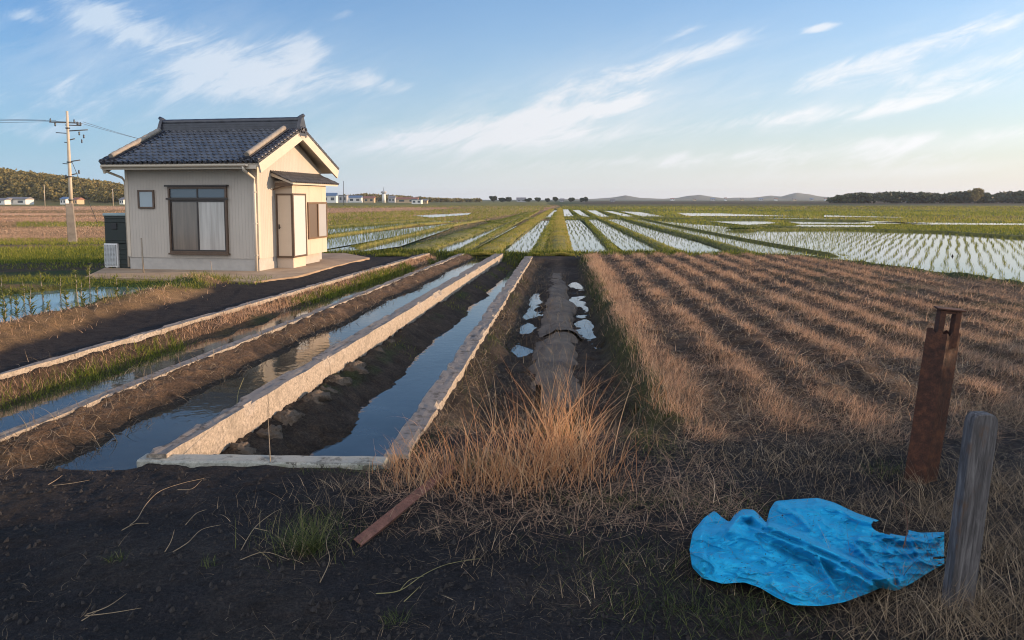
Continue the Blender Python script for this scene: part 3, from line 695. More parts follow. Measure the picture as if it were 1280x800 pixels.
# ------------------------------------------------------------------ far scenery
def rad(n, a, b): return rng.uniform(a, b, n)
def ridge(name, pts, d, depth, m, label=None):
    """a hill: skyline given as photo columns and rows, standing at distance d, with real depth"""
    us = np.linspace(pts[0][0], pts[-1][0], 90); vs = np.interp(us, [p[0] for p in pts], [p[1] for p in pts])
    rows = np.linspace(0, 1, 14); V = []
    for r in rows:
        for u, v in zip(us, vs):
            h = max(.5, zv(v, d)); dd = d-depth*.5+depth*r
            x, y = at(u, dd); k = math.sin(PI*r)**.8
            V.append((x, y, -1+(h+1)*k*(1+.10*float(vnoise(np.array(u*.09), np.array(r*7.0), 3)-.5))))
    n = len(us); idx = (np.arange(13)[:, None]*n+np.arange(n-1)[None, :])
    o = mesh_np(name, np.array(V), np.stack([idx, idx+1, idx+n+1, idx+n], -1).reshape(-1, 4), m, None, None, True); o['kind'] = 'structure'; return o
mhill = mat('wooded hill', (.035, .050, .035), .95, (.10, .10, .065), .012, None, detail=8)
for pts, d in (([(690, 249), (740, 248.5), (765, 247), (782, 244.2), (800, 247.5), (830, 248.5), (850, 249)], 2600),
               ([(820, 249), (845, 247.5), (862, 244.5), (873, 243.5), (885, 245.5), (905, 248), (930, 249)], 2600),
               ([(895, 249), (915, 247.2), (940, 247), (962, 244.6), (975, 245.8), (985, 243), (995, 241), (1010, 243), (1024, 245.5), (1045, 246.5), (1062, 249)], 2500),
               ([(440, 249), (480, 247), (510, 246.5), (540, 248), (600, 249.4)], 1300), ([(380, 247), (420, 244.5), (450, 243.5), (475, 244), (500, 247), (520, 249)], 900)):
    ridge('hill', pts, d, d*.22, mhill)
mbark = mat('bark', (.06, .045, .035), .95)
mleafd = blade_mat('dark evergreen leaves', [(0, (.012, .022, .012)), (.6, (.026, .042, .018)), (1, (.075, .080, .026))], .1, .7)
mleafo = blade_mat('olive sunlit leaves', [(0, (.08, .075, .025)), (.55, (.19, .155, .05)), (1, (.30, .22, .08))], .15, .7)
def leaf_quads(C, size, tint):
    n = len(C); a = rng.normal(size=(n, 3)); a /= np.linalg.norm(a, axis=1)[:, None]; b = np.cross(a, rng.normal(size=(n, 3))); b /= np.linalg.norm(b, axis=1)[:, None]
    size = np.broadcast_to(size, n)[:, None]
    v = np.stack([C-a*size, C+b*size*.6, C+a*size, C-b*size*.6], 1).reshape(-1, 3)
    return v, np.arange(n*4).reshape(-1, 4), np.repeat(tint, 4)
def crown_pts(c, rx, ry, rz, n):
    p = rng.normal(size=(n, 3)); p /= np.linalg.norm(p, axis=1)[:, None]; p *= rng.uniform(.45, 1.0, n)[:, None]**.6
    lob = 1+.35*np.sin(p[:, 0]*3.1+c[0])*np.cos(p[:, 1]*2.7+c[1])+.2*np.sin(p[:, 2]*5+c[0])
    return np.array(c)+p*lob[:, None]*np.array((rx, ry, rz))
def wood(name, spans, d0, d1, n, hpx, m, label, leaf, per=150):
    V, Fq, T = [], [], []; k = 0
    for i in range(n):
        u = rng.uniform(spans[0][0], spans[-1][0]); d = rng.uniform(d0, d1)
        v = np.interp(u, [p[0] for p in spans], [p[1] for p in spans])
        top = max(2.5, zv(v, (d0+d1)/2)*(.78+.25*(d-d0)/(d1-d0))*rng.uniform(.86, 1.03)); x, y = at(u, d); r = rng.uniform(.3, .5)*hpx
        bz = (d-d0)/(d1-d0)*top*.5
        c = crown_pts((x, y, bz+(top-bz)*.52), r, r, (top-bz)*.5, per); q = leaf_quads(c, rng.uniform(leaf*.6, leaf*1.3, per), np.clip(rng.normal(.42, .22, per)+rng.normal(0, .1), 0, 1))
        V.append(q[0]); Fq.append(q[1]+k); T.append(q[2]); k += len(q[0])
    o = mesh_np(name, np.concatenate(V), np.concatenate(Fq), m, None, {'tint': np.concatenate(T)}); return stuff(o, label, 'wood')
wood('forest', [(1043, 248), (1052, 243.5), (1065, 241.2), (1100, 240.2), (1150, 240), (1165, 242.3), (1180, 242), (1200, 239), (1222, 239), (1234, 244), (1250, 240.5), (1280, 238.5), (1400, 236), (1500, 238)], 430, 560, 330, 11, mleafd, 'dark wood on the horizon at the right of the plain', 1.3)
HP = [(-220, 242), (-120, 229), (-40, 219), (8, 218), (40, 222.5), (70, 226), (110, 231), (150, 237), (175, 243.5), (200, 249)]
ridge('hill', HP, 420, 120, mat('scrub hill', (.09, .085, .03), .95, (.17, .14, .06), .05, detail=8))
def hill_wood(n, label):
    V, Fq, T = [], [], []; k = 0
    for i in range(n):
        u = rng.uniform(-220, 197); r = rng.uniform(.04, .62); d = 360+120*r; v = np.interp(u, [p[0] for p in HP], [p[1] for p in HP])
        b_ = -1+(max(.5, zv(v, 420))+1)*math.sin(PI*r)**.8*.97; x, y = at(u, d); h = rng.uniform(1.8, 4.2); w_ = rng.uniform(1.3, 2.4); per = 46
        c = crown_pts((x, y, b_+h*.5), w_, w_, h*.55, per); q = leaf_quads(c, rng.uniform(.5, .95, per), np.clip(rng.normal(.42, .16, per)+rng.normal(0, .10)+.22*float(fbm(np.array(u*.03), np.array(r*3), 1, 3, 5)[()]), 0, 1))
        V.append(q[0]); Fq.append(q[1]+k); T.append(q[2]); k += len(q[0])
    return stuff(mesh_np('forest', np.concatenate(V), np.concatenate(Fq), mleafo, None, {'tint': np.concatenate(T)}), label, 'wood')
hill_wood(2600, 'olive wood covering the low hill behind the utility pole')
wood('forest', [(385, 246), (420, 243), (450, 242), (480, 242), (500, 244), (520, 246), (560, 248), (600, 248.5)], 620, 780, 120, 8, mleafo, 'low dull green trees behind the distant town roofs', 1.3, 90)
# single trees standing on the horizon
def far_tree(u, vtop, d, wpx, m, label, group=None):
    x, y = at(u, d); h = zv(vtop, d)+.4; w = wpx*d/F
    t = thing('tree', label, 'tree', (x, y, -.4), 0, group)
    mb = MB(); mb.tube([(0, 0, 0), (.02*h, 0, h*.3), (0, .02*h, h*.62), (.01*h, 0, h*.85)], [h*.035, h*.028, h*.018, h*.006], 7)
    for k in range(5): a = k*1.3; mb.tube([(0, 0, h*(.32+.08*k)), (math.cos(a)*w*.2, math.sin(a)*w*.2, h*(.45+.08*k)), (math.cos(a)*w*.33, math.sin(a)*w*.33, h*(.5+.08*k))], [h*.014, h*.009, h*.004], 5)
    mb.build('trunk', mbark, t)
    cs_ = np.concatenate([crown_pts((math.cos(a)*w*.24*rng.uniform(.3, 1), math.sin(a)*w*.24, h*rng.uniform(.42, .82)), w*.26, w*.26, h*.19, 130) for a in np.linspace(0, 6, 8)])
    q = leaf_quads(cs_, rng.uniform(.35, .8, len(cs_))*d/500, np.clip(rng.normal(.45, .22, len(cs_)), 0, 1)); mesh_np('crown', q[0], q[1], m, t, {'tint': q[2]}); return t
far_tree(1217, 234, 425, 22, mleafo, 'round topped olive tree rising above the right end of the dark wood')
far_tree(1202, 238, 428, 20, mleafd, 'dark spreading tree just left of the round topped tree on the wood edge')
far_tree(1047, 246, 420, 9, mleafd, 'small sparse tree at the left end of the dark wood')
for u, v, w in ((617, 246, 11), (628, 248, 9), (636, 247.2, 9), (672, 248, 8), (694, 247.2, 8), (714, 247.4, 10), (727, 248.4, 6), (732, 247.2, 6), (660, 248.2, 9), (684, 248.6, 6)):
    far_tree(u, v-.8, 640, w, mleafd, 'small dark tree on the far horizon straight across the paddies', 'dark trees on the central horizon')
# distant buildings
mroofs = [mat('far roof blue', (.10, .16, .26), .5), mat('far roof red brown', (.22, .10, .07), .7), mat('far roof grey', (.16, .16, .17), .7)]
mwalls = [mat('far wall white', (.62, .62, .60), .7), mat('far wall tan', (.45, .34, .22), .8), mat('far wall grey', (.34, .35, .37), .7)]
mwin = glass('far window', (.05, .06, .07), .1)
def far_building(u0, u1, vt, d, mw, mr, label, roof='gable', name='building', rise=.28, cat='building'):
    (xa, ya), (xb, yb) = at(u0, d), at(u1, d); w = math.hypot(xb-xa, yb-ya); dep = max(6, w*.5); h = max(2.2, zv(vt, d))+.3
    t = thing(name, label, cat, (xa, ya, -.3), math.atan2(yb-ya, xb-xa)); wh = h*(1-rise) if roof == 'gable' else h*.92
    mb = MB(); mb.box(0, w, 0, dep, 0, wh); mb.build('wall', mw, t)
    mb = MB()
    if roof == 'gable': mb.prism([(-.5, wh-.1), (dep+.5, wh-.1), (dep/2, h)], -.4, w+.4, lambda p, q, tt: (tt, p, q))
    else: mb.box(-.3, w+.3, -.3, dep+.3, wh, h)
    mb.build('roof', mr, t)
    n = max(2, int(w/5))
    for i in range(n):
        m2 = MB(); x0 = w*(i+.25)/n; m2.box(x0, x0+w*.5/n, -.06, .1, wh*.35, wh*.75); m2.build('window', mwin, t)
    return t
for a in ((403, 421, 241, 520, mwalls[0], mroofs[0], 'long white hall with blue roof beside the house in the far town', 'gable'),
          (424, 434, 243.6, 540, mwalls[2], mroofs[2], 'grey block just right of the thin mast in the far town', 'flat'),
          (436, 452, 244.4, 560, mwalls[0], mroofs[0], 'low white shed with blue roof left of the round tower', 'gable'),
          (455, 468, 245.2, 545, mwalls[1], mroofs[1], 'small tan house with red brown roof left of the round tower', 'gable'),
          (486, 494, 244.6, 560, mwalls[2], mroofs[2], 'small grey house right beside the round tower', 'gable'),
          (496, 522, 246.6, 500, mwalls[1], mroofs[1], 'long low tan building right of the round tower', 'gable'),
          (515, 527, 249.2, 380, mwalls[0], mroofs[0], 'low white shed in front of the long tan building', 'flat'),
          (529, 534, 248.8, 420, mwalls[1], mroofs[2], 'tiny tan hut at the right end of the far town', 'gable'),
          (-30, 8, 247.4, 330, mwalls[0], mroofs[2], 'white greenhouse hall cut by the left edge below the hill', 'gable'),
          (8, 34, 246.2, 335, mwalls[0], mroofs[2], 'long white greenhouse hall at the foot of the olive hill', 'gable'),
          (77, 84, 246, 340, mwalls[0], mroofs[0], 'small white house with blue roof left of the pole base', 'gable'),
          (92, 98, 246.8, 345, mwalls[1], mroofs[1], 'small tan house with brown roof right of the pole', 'gable'),
          (151, 156, 246.8, 345, mwalls[0], mroofs[2], 'small white hut at the foot of the hill beside the house', 'gable')): far_building(*a)
for i, (u, w, vt) in enumerate(((838, 6, 247.8), (866, 5, 247.6), (888, 7, 248), (905, 4, 247.2), (925, 5, 247.8), (948, 7, 248), (968, 4, 247.6), (990, 6, 247.7), (1012, 5, 248), (1030, 6, 247.8))):
    t = far_building(u, u+w*.7, vt-.3, 1500, mwalls[i % 3], mroofs[(i+1) % 3], 'tiny far house at the foot of the blue hills', 'gable'); t['group'] = 'tiny houses under the blue hills'
for u0, u1, vt, lb in ((646, 657, 246.8, 'low dark temple like hall with wide roof on the central horizon'), (700, 705, 248, 'tiny pale house on the horizon at the end of the green path'), (764, 768, 248.6, 'tiny pale hut left of the first blue hill')):
    far_building(u0, u1, vt, 700, mwalls[2], mroofs[2], lb, 'gable', rise=.5)
# round tower with spire
x, y = at(480.5, 540); k = 540/F
t = thing('tower', 'pale round tower with a flared top and thin spire in the far town', 'tower', (x, y, -.3))
mb = MB(); mb.tube([(0, 0, 0), (0, 0, zv(241.5, 540))], [2.6*k, 2.0*k], 14); mb.build('shaft', mwalls[0], t)
mb = MB(); mb.tube([(0, 0, zv(241.8, 540)), (0, 0, zv(240.4, 540)), (0, 0, zv(239, 540)), (0, 0, zv(238, 540))], [2.0*k, 3.6*k, 3.4*k, 1.2*k], 14); mb.build('head', mwalls[2], t)
mb = MB(); mb.tube([(0, 0, zv(238.4, 540)), (0, 0, zv(233.3, 540))], [.35*k, .2*k], 6); mb.build('spire', mins, t)
x, y = at(430.5, 300); stick('mast', [(x, y, -.3), (x, y, zv(226.5, 300))], [.16, .10], mins, 'thin tall mast standing right of the house before the far town', 'mast')
for u, d in ((58, 260), (0, 300), (143, 250)):
    x, y = at(u, d); o = stick('field_pole', [(x, y, -.3), (x+.1, y, zv(231 if u == 58 else 236, d))], [.13, .09], mpole, {58: 'thin pale pole in the fields left of the utility pole', 0: 'thin pole at the left edge below the hill', 143: 'thin pole in the fields right of the utility pole'}[u], 'pole')

# ------------------------------------------------------------------ bunds between the paddies and the grass path
mturf = mat('bund turf', (.06, .065, .020), .95, (.20, .19, .042), 2.2, 18, .05, detail=9)
BUNDPTS = []
def bund(pix, width, h, den, bright=.5, turf=True):
    h = h*.45; den = den*2.2
    if pix[0][1] > 312 and pix[0][0] < 1200: pix = [(pix[0][0]+(pix[0][0]-pix[1][0])*5/(pix[0][1]-pix[1][1]), pix[0][1]+5)]+pix
    pts = np.array(UP(pix, -.1)); seg = np.linalg.norm(np.diff(pts, axis=0), axis=1); L = seg.sum(); n = max(8, int(min(L/.5, 160)))
    s = np.linspace(0, L, n); cum = np.r_[0, np.cumsum(seg)]; x = np.interp(s, cum, pts[:, 0]); y = np.interp(s, cum, pts[:, 1])
    tx = np.gradient(x); ty = np.gradient(y); q = np.hypot(tx, ty); nx_, ny_ = -ty/q, tx/q
    P = []
    for i in range(n):
        wob = 1+.6*float(fbm(np.array([x[i]]), np.array([y[i]]), .9, 4, 77)[0])
        tp_ = float(S(0, 1.6, s[i])*S(0, 2.5, L-s[i]))
        for o_, z_ in ((-.5, -.24), (-.42, -.03), (-.22, h*.9), (0, h), (.22, h*.9), (.42, -.03), (.5, -.24)):
            P.append((x[i]+nx_[i]*o_*width*wob, y[i]+ny_[i]*o_*width*wob, (z_*wob+.14)*tp_-.14 if z_ > 0 else z_-.1*(1-tp_)))
    idx = (np.arange(n-1)[:, None]*7+np.arange(6)[None, :])
    o = mesh_np('field_bund', np.array(P), np.stack([idx, idx+1, idx+8, idx+7], -1).reshape(-1, 4), mturf, None, None, True); o['kind'] = 'structure'
    m = int(L*den); t = L*rng.random(m)**1.9; off = rng.normal(0, .26, m).clip(-.5, .5)*width
    i = np.interp(t, s, np.arange(n)).astype(int); bx = np.interp(t, s, x)+nx_[i]*off; by = np.interp(t, s, y)+ny_[i]*off
    BUNDPTS.append(np.c_[bx, by, np.full(m, h*.5)-np.abs(off)/width*h, np.full(m, bright)])
bund([(767, 314), (745, 290), (732, 276), (724, 271), (712, 262)], .42, .10, 26, .45)
bund([(842, 316.5), (795, 295), (757, 277), (748, 273), (730, 263)], .55, .12, 30, .6)
bund([(936, 319), (880, 301), (826, 287), (790, 277), (770, 270), (750, 264)], .5, .12, 30, .5)
bund([(1030, 318), (930, 300), (850, 284), (812, 276), (790, 270)], .10, .02, 3, .5)
bund([(1600, 305), (1280, 298), (1180, 291), (1050, 287), (930, 288)], .4, .08, 22, .3)
bund([(926, 288), (935, 284.5), (960, 284), (1000, 286), (1100, 287)], 2.0, .16, 60, .15)
bund([(700, 272.4), (740, 272.8), (800, 272.6), (860, 274.5), (960, 275), (1100, 277)], 1.2, .15, 30, .35)
bund([(612, 279), (655, 273.4), (700, 272.6)], 1.2, .15, 20, .35)
bund([(700, 318), (699.5, 300), (699, 280), (699.5, 268), (700, 261)], 1.0, .20, 120, .9)
bund([(672, 318), (680, 300), (690, 280), (695, 266)], .55, .12, 50, .6)
bund([(610, 317), (640, 296), (668, 277), (690, 262)], .9, .14, 60, .85)
bund([(575, 317), (615, 294), (650, 276), (672, 264)], .5, .10, 24, .5)
bund([(505, 319), (560, 301), (610, 284), (662, 266)], 1.3, .18, 60, .3)
bund([(440, 312), (510, 295), (570, 281), (606, 275)], .25, .07, 16, .5)
bund([(380, 300), (460, 289), (520, 281), (566, 277.5)], .25, .07, 16, .5)
bund([(380, 286), (470, 280), (540, 275)], 1.0, .12, 20, .55)

# ------------------------------------------------------------------ grass and straw
mgreen = blade_mat('green grass', [(0, (.035, .055, .012)), (.4, (.11, .145, .022)), (.75, (.28, .28, .040)), (1, (.38, .30, .10))], .42)
mgreen2 = blade_mat('dull green grass', [(0, (.022, .034, .012)), (.5, (.060, .080, .024)), (.8, (.13, .14, .045)), (1, (.26, .22, .11))], .25)
mstraw = blade_mat('dry straw', [(0, (.11, .085, .068)), (.3, (.32, .205, .135)), (.65, (.54, .345, .22)), (1, (.72, .55, .38))], .35)
mrusset = blade_mat('russet dry grass', [(0, (.12, .060, .035)), (.3, (.30, .155, .080)), (.65, (.54, .27, .125)), (1, (.68, .46, .26))], .35)
mlitter = blade_mat('weathered straw litter', [(0, (.030, .024, .018)), (.5, (.17, .125, .082)), (.85, (.36, .27, .17)), (1, (.50, .40, .27))], .1)
B = np.concatenate(BUNDPTS); n = len(B); dist = B[:, 1]
sc = np.clip(dist/30, 1, 2.2)
stuff(strands('bund_grass', mgreen, np.c_[B[:, 0]+rng.normal(0, .03, n), B[:, 1], B[:, 2]-.02], rng.uniform(0, 2*PI, n), np.abs(rng.normal(0, .5, n)), rng.uniform(.04, .13, n)*np.sqrt(sc), rng.uniform(.012, .03, n)*sc, rng.uniform(.1, .9, n), np.clip(B[:, 3]+rng.normal(0, .24, n)+.3*fbm(B[:, 0], B[:, 1], .35, 3, 97), 0, 1), 2),
      'bright green grass growing on the bunds between the flooded plots', 'grass')
# standing straw and grass on the far fields: it catches the low sun
def far_cover(polys, m, h, tm, name, label, den=3.0):
    PP = []
    for poly in polys:
        q = np.array(poly, float); u0, v0 = q.min(0); u1, v1 = q.max(0); u0 = max(u0, -150); u1 = min(u1, 1450); k = int((u1-u0)*(v1-v0)*den)
        uu = rng.uniform(u0, u1, k); vv_ = rng.uniform(v0, v1, k); uu, vv_ = uu[sdf(uu, vv_, poly) < 0], vv_[sdf(uu, vv_, poly) < 0]
        PP.append(np.array([U(a_, b_, -.12) for a_, b_ in zip(uu, vv_)]))
    P = np.concatenate(PP); P = P[P[:, 1] < 260]
    for pk in PADS.values(): P = P[sdf(P[:, 0], P[:, 1], UP(pk, ZP)) > 0]
    P = P[~((P[:, 0] > -13.4) & (P[:, 0] < -7) & (P[:, 1] < 26))]; k = len(P); d = P[:, 1]
    return stuff(strands(name, m, np.c_[P, gz(P[:, 0], P[:, 1])-.01], rng.uniform(0, 2*PI, k), rng.uniform(.05, .6, k), rng.uniform(.5, 1.2, k)*h*np.clip(d/60, .7, 1.6), d/F*rng.uniform(.45, .9, k), rng.uniform(.1, .8, k), np.clip(rng.normal(tm, .17, k)+.25*fbm(P[:, 0], P[:, 1]*.3, .12, 3, 93), 0, 1), 2), label, 'field cover')
zp = [z[0] for z in ZONES]
far_cover([zp[1], zp[3], zp[5], zp[7], zp[13], zp[15]], mstraw, .09, .5, 'far_straw', 'tan straw standing on the far dry fields', 1.6)
far_cover([zp[6], zp[8], zp[10], zp[12], zp[14], zp[18], zp[22], zp[24], zp[26], [(700, 258), (1450, 258), (1450, 296), (930, 287), (700, 274)]], mgreen, .2, .62, 'far_grass', 'sunlit green grass on the far field strips', 2.0)
far_cover([zp[23], zp[25]], mlitter, .12, .5, 'far_straw', 'dull brown growth on the dark far strips at the right', 1.6)
far_cover([zp[17]], mstraw, .18, .42, 'bund_straw', 'brown dead grass on the broad bund between the flooded plots', 2.5)
# seedlings in rows
def seedlings(keys, dx, dy, dens, h, label, tintm, jit=.04, rot=0.0):
    PP = []
    for k in keys:
        poly = UP(PADS[k], ZP); xs = [p[0] for p in poly]; ysq = [p[1] for p in poly]
        y1 = min(max(ysq), 110); gx = np.arange(min(xs), max(xs), dx); gy = [max(min(ysq), 5)]
        while gy[-1] < y1: gy.append(gy[-1]+dy*max(1, gy[-1]/45))
        if rot:
            r_ = np.arange(5, 130, dx); t_ = [5.0]
            gx = np.arange(-60, 60, dx)
            while t_[-1] < 125: t_.append(t_[-1]+dy*max(1, t_[-1]/40))
            A_, B_ = np.meshgrid(gx, np.array(t_)); X = A_*math.cos(rot)+B_*math.sin(rot); Y = -A_*math.sin(rot)+B_*math.cos(rot)
        else: X, Y = np.meshgrid(gx, np.array(gy))
        X = X.ravel(); Y = Y.ravel()
        X = X+rng.normal(0, jit, len(X))+.05*np.sin(Y*.9); Y = Y+rng.normal(0, jit*1.4, len(Y))
        keep = (sdf(X, Y, poly) < -.06) & (rng.random(len(X)) < dens*(.45+1.0*vnoise(X*.5, Y*.3, 8))); PP.append(np.c_[X[keep], Y[keep]])
    P = np.concatenate(PP); nb = 4; P = np.repeat(P, nb, 0); n = len(P); s = np.clip(P[:, 1]/34, .8, 3)
    return stuff(strands('rice_seedlings', mgreen, np.c_[P+rng.normal(0, .018, P.shape), np.full(n, ZP-.02)], rng.uniform(0, 2*PI, n), rng.uniform(.05, .45, n), rng.uniform(.7, 1.2, n)*h, rng.uniform(.010, .018, n)*s, rng.uniform(.1, .7, n), np.clip(rng.normal(tintm, .18, n), 0, 1), 2), label, 'seedlings')
seedlings(['strip_l', 'p1', 'p2', 'p3'], .31, .42, .8, .10, 'sparse rice seedlings standing in rows in the narrow flooded plots', .30)
seedlings(['p4'], .36, .26, .92, .13, 'dense rows of rice seedlings in the wide flooded field at the right', .45, .03, math.radians(28))
seedlings(['l1', 'l2', 'l3'], .42, .30, .9, .20, 'rows of rice seedlings in the bluish flooded plots behind the house', .35)
seedlings(['c1', 'strip_l2', 'f1', 'f2', 'f3', 'f4', 'f5'], .5, .7, .6, .14, 'thin rice seedlings in the far narrow plots', .3)
# stubble rows of the right field
def scatter(n, x0, x1, y0, y1, fy=2.0):
    """more roots per square metre near the camera"""
    t = rng.random(n); y = 1/(1/y0+(1/y1-1/y0)*t) if fy == 2 else y0+(y1-y0)*t
    return rng.uniform(x0, x1, n), y
n = 330000
t = rng.random(n); Y = np.where(rng.random(n) < .6, 6.2*(27.4/6.2)**t, 6.2+21.2*t); k = rng.integers(0, 13, n); X = 1.35+.8*k+rng.normal(0, .135, n)-.16*fbm(1.35+.8*k, Y, .9, 4, 3)
loose = rng.random(n) < .42; X = np.where(loose, rng.uniform(1.05, 12, n), X)
dens = np.clip(.55+.8*fbm(X, Y, .55, 3, 61)+1.5*fbm(X, Y*.6, 1.9, 2, 65), .05, 1)*(1-.30*S(5.5, 9, X))*np.where(loose, .75, 1)
keep = (sdf(X, Y, FIELD) < -.1) & (rng.random(n) < dens); X, Y = X[keep], Y[keep]; n = len(X); loose = loose[keep]
s = np.clip(Y/9, .8, 2.4); lying = loose | (rng.random(n) < .55)
Z = gz(X, Y)
stuff(strands('stubble', mstraw, np.c_[X, Y, Z-.01], np.where(rng.random(n) < .6, rng.normal(-.4, .8, n), rng.uniform(0, 2*PI, n)), np.where(lying, rng.uniform(1.0, 1.5, n), rng.uniform(.05, .75, n)), rng.uniform(.06, .17, n)*(1+.6*lying), rng.uniform(.0035, .007, n)*s, rng.uniform(.0, .9, n),
      np.clip(rng.normal(.50, .22, n)-.10*S(4, 9, X)-.1*lying+.12*fbm(X, Y, .4, 3, 91), 0, 1), 3, rng.normal(0, .5, n)), 'reddish dry stubble growing in rows across the right hand field', 'stubble')
# weathered litter over the right foreground
def litter(n, fn, dens, name, label, w=(.0025, .005), L=(.08, .34), m=mlitter, tm=.5, up=.25, cat='litter'):
    X, Y = fn(n); keep = rng.random(n) < np.clip(dens(X, Y), 0, 1); X, Y = X[keep], Y[keep]; n = len(X); s = np.clip(Y/6, .7, 2)
    lean = np.where(rng.random(n) < up, rng.uniform(.3, 1.2, n), rng.uniform(1.35, 1.6, n))
    return stuff(strands(name, m, np.c_[X, Y, gz(X, Y)+rng.uniform(.0, .025, n)], rng.uniform(0, 2*PI, n), lean, rng.uniform(*L, n), rng.uniform(*w, n)*s, np.where(lean > 1.3, rng.uniform(-.15, .25, n), rng.uniform(.2, 1.3, n)), np.clip(rng.normal(tm, .2, n), 0, 1), 4, rng.normal(0, .9, n)), label, cat)
def box2(x0, x1, y0, y1): return lambda n: scatter(n, x0, x1, y0, y1)
litter(95000, lambda n: (rng.uniform(1.1, 12, n), 6.6*(27.4/6.6)**rng.random(n)), lambda X, Y: (sdf(X, Y, FIELD) < -.1)*(.55+.7*fbm(X, Y, .9, 3, 15)), 'field_litter', 'greyish flattened straw lying between the stubble rows', (.0035, .006), (.08, .24), tm=.52, up=.2)
litter(42000, box2(-1.2, 6.5, 2.4, 9.0), lambda X, Y: S(-.2, 1.4, X+.25*(Y-5)+.7*fbm(X, Y, .8, 3, 13))*(.30+.9*fbm(X, Y, 1.3, 3, 14)+.35*S(4.6, 6.5, Y)), 'straw_litter', 'tangled grey brown straw lying over the dark soil at the right')
litter(17000, box2(-5, 1.5, 2.2, 5.6), lambda X, Y: .14+.16*fbm(X, Y, 2, 3, 16)+.5*S(.15, .5, fbm(X, Y, 1.1, 3, 17))*S(-2.6, -.6, X)+.45*np.exp(-((X+1.0)/.75)**2-((Y-4.6)/.6)**2), 'chaff', 'scattered pale chaff and stems on the black soil', (.0015, .0036), (.015, .13), tm=.50, up=.12)
litter(4200, box2(-1.3, 1.3, 4.3, 6.4), lambda X, Y: .75*np.exp(-((Y-5.0)/.55)**2)+.2, 'straw_litter', 'matted straw around the foot of the tall dry grass', (.003, .006), (.10, .36), mstraw, .5, .3)
litter(6000, lambda n: (lambda Y: (W4R(Y)+np.abs(rng.normal(0, .3, n)), Y))(6.2+rng.random(n)**1.5*19), lambda X, Y: .4+.8*fbm(X, Y, 1.2, 3, 22), 'straw_litter', 'dead brown growth on the slope below the mossy wall', (.004, .008), (.06, .22), tm=.4, up=.4)
litter(5000, box2(-6.8, -3.7, 4.2, 9), lambda X, Y: (.6+.8*fbm(X, Y, 1.5, 3, 19))*S(4.7, 5.3, Y)*S(4.1, 4.8, -X)*(1-S(-4.6, -3.9, X)), 'straw_litter', 'pale dry grass matted on the bank at the left edge', tm=.62, up=.4)
litter(9000, lambda n: (lambda Y: (W2R(Y)+rng.uniform(.0, .75, n), Y))(4.6+rng.random(n)**1.6*22), lambda X, Y: .35+.9*fbm(X, Y, 1.2, 3, 21), 'straw_litter', 'brown dead grass along the mud bank beside the low concrete wall', (.004, .008), (.06, .2), tm=.45, up=.4)
# loose clods and grit on the soil
n = 16000; X, Y = scatter(n, -5.5, 4, 2.1, 6.5); keep = (Y < 5.25+.0*X) | (X > -1.0); X, Y = X[keep], Y[keep]; n = len(X)
r = .0025+.009*rng.random(n)**5*1.6+.002*rng.random(n); C = np.c_[X, Y, gz(X, Y)+r*.3]
o8 = np.array([(1, 0, -.3), (0, 1, -.1), (-1, 0, -.3), (0, -1, -.2), (.3, .2, 1), (-.2, .1, .8)], float)
V = C[:, None, :]+(o8[None]*rng.uniform(.6, 1.4, (n, 6, 1))+rng.normal(0, .15, (n, 6, 3)))*r[:, None, None]
fq_ = np.array([(0, 1, 4, 4), (1, 2, 5, 4), (2, 3, 5, 5), (3, 0, 4, 5)]); fq_ = np.array([(0, 1, 5, 4), (1, 2, 5, 5), (2, 3, 4, 5), (3, 0, 4, 4)])
me = bpy.data.meshes.new('soil_clods'); tri = np.array([(0, 1, 4), (1, 5, 4), (1, 2, 5), (2, 3, 5), (3, 4, 5), (3, 0, 4)])
Fa = (np.arange(n)[:, None, None]*6+tri[None]).reshape(-1, 3); me.from_pydata(V.reshape(-1, 3).tolist(), [], Fa.tolist()); me.materials.append(mat('dark clods', (.013, .012, .013), .95, (.034, .030, .028), 40)); me.update()
stuff(link(bpy.data.objects.new('soil_clods', me)), 'loose crumbs and grit of the black soil', 'clods')
# tall dry grass clump at the end of the trench
def clump(cx, cy, sx, sy, n, h, name, label, m, tm, w=(.003, .006), leanm=.35, az=None, cat='grass'):
    X = rng.normal(cx, sx, n); Y = rng.normal(cy, sy, n)
    a = rng.uniform(0, 2*PI, n) if az is None else rng.normal(az, .7, n)
    return strand_mesh(np.c_[X, Y, gz(X, Y)-.01], a, np.abs(rng.normal(leanm, .25, n)), rng.uniform(.45, 1.1, n)*h, rng.uniform(*w, n), rng.uniform(.1, 1.1, n), 5, rng.normal(0, .4, n)), np.clip(rng.normal(tm, .25, n), 0, 1)
def clumps(name, label, m, L, cat='grass'):
    V, Fq, T = [], [], []; k = 0
    for a in L:
        (v, f, q), t = clump(*a[:6], None, None, m, *a[6:]); V.append(v); Fq.append(f+k); T.append(np.repeat(t, q)); k += len(v)
    return stuff(mesh_np(name, np.concatenate(V), np.concatenate(Fq), m, None, {'tint': np.concatenate(T)}), label, cat)
def G(u, v): return U(u, v, 0)
CL = []
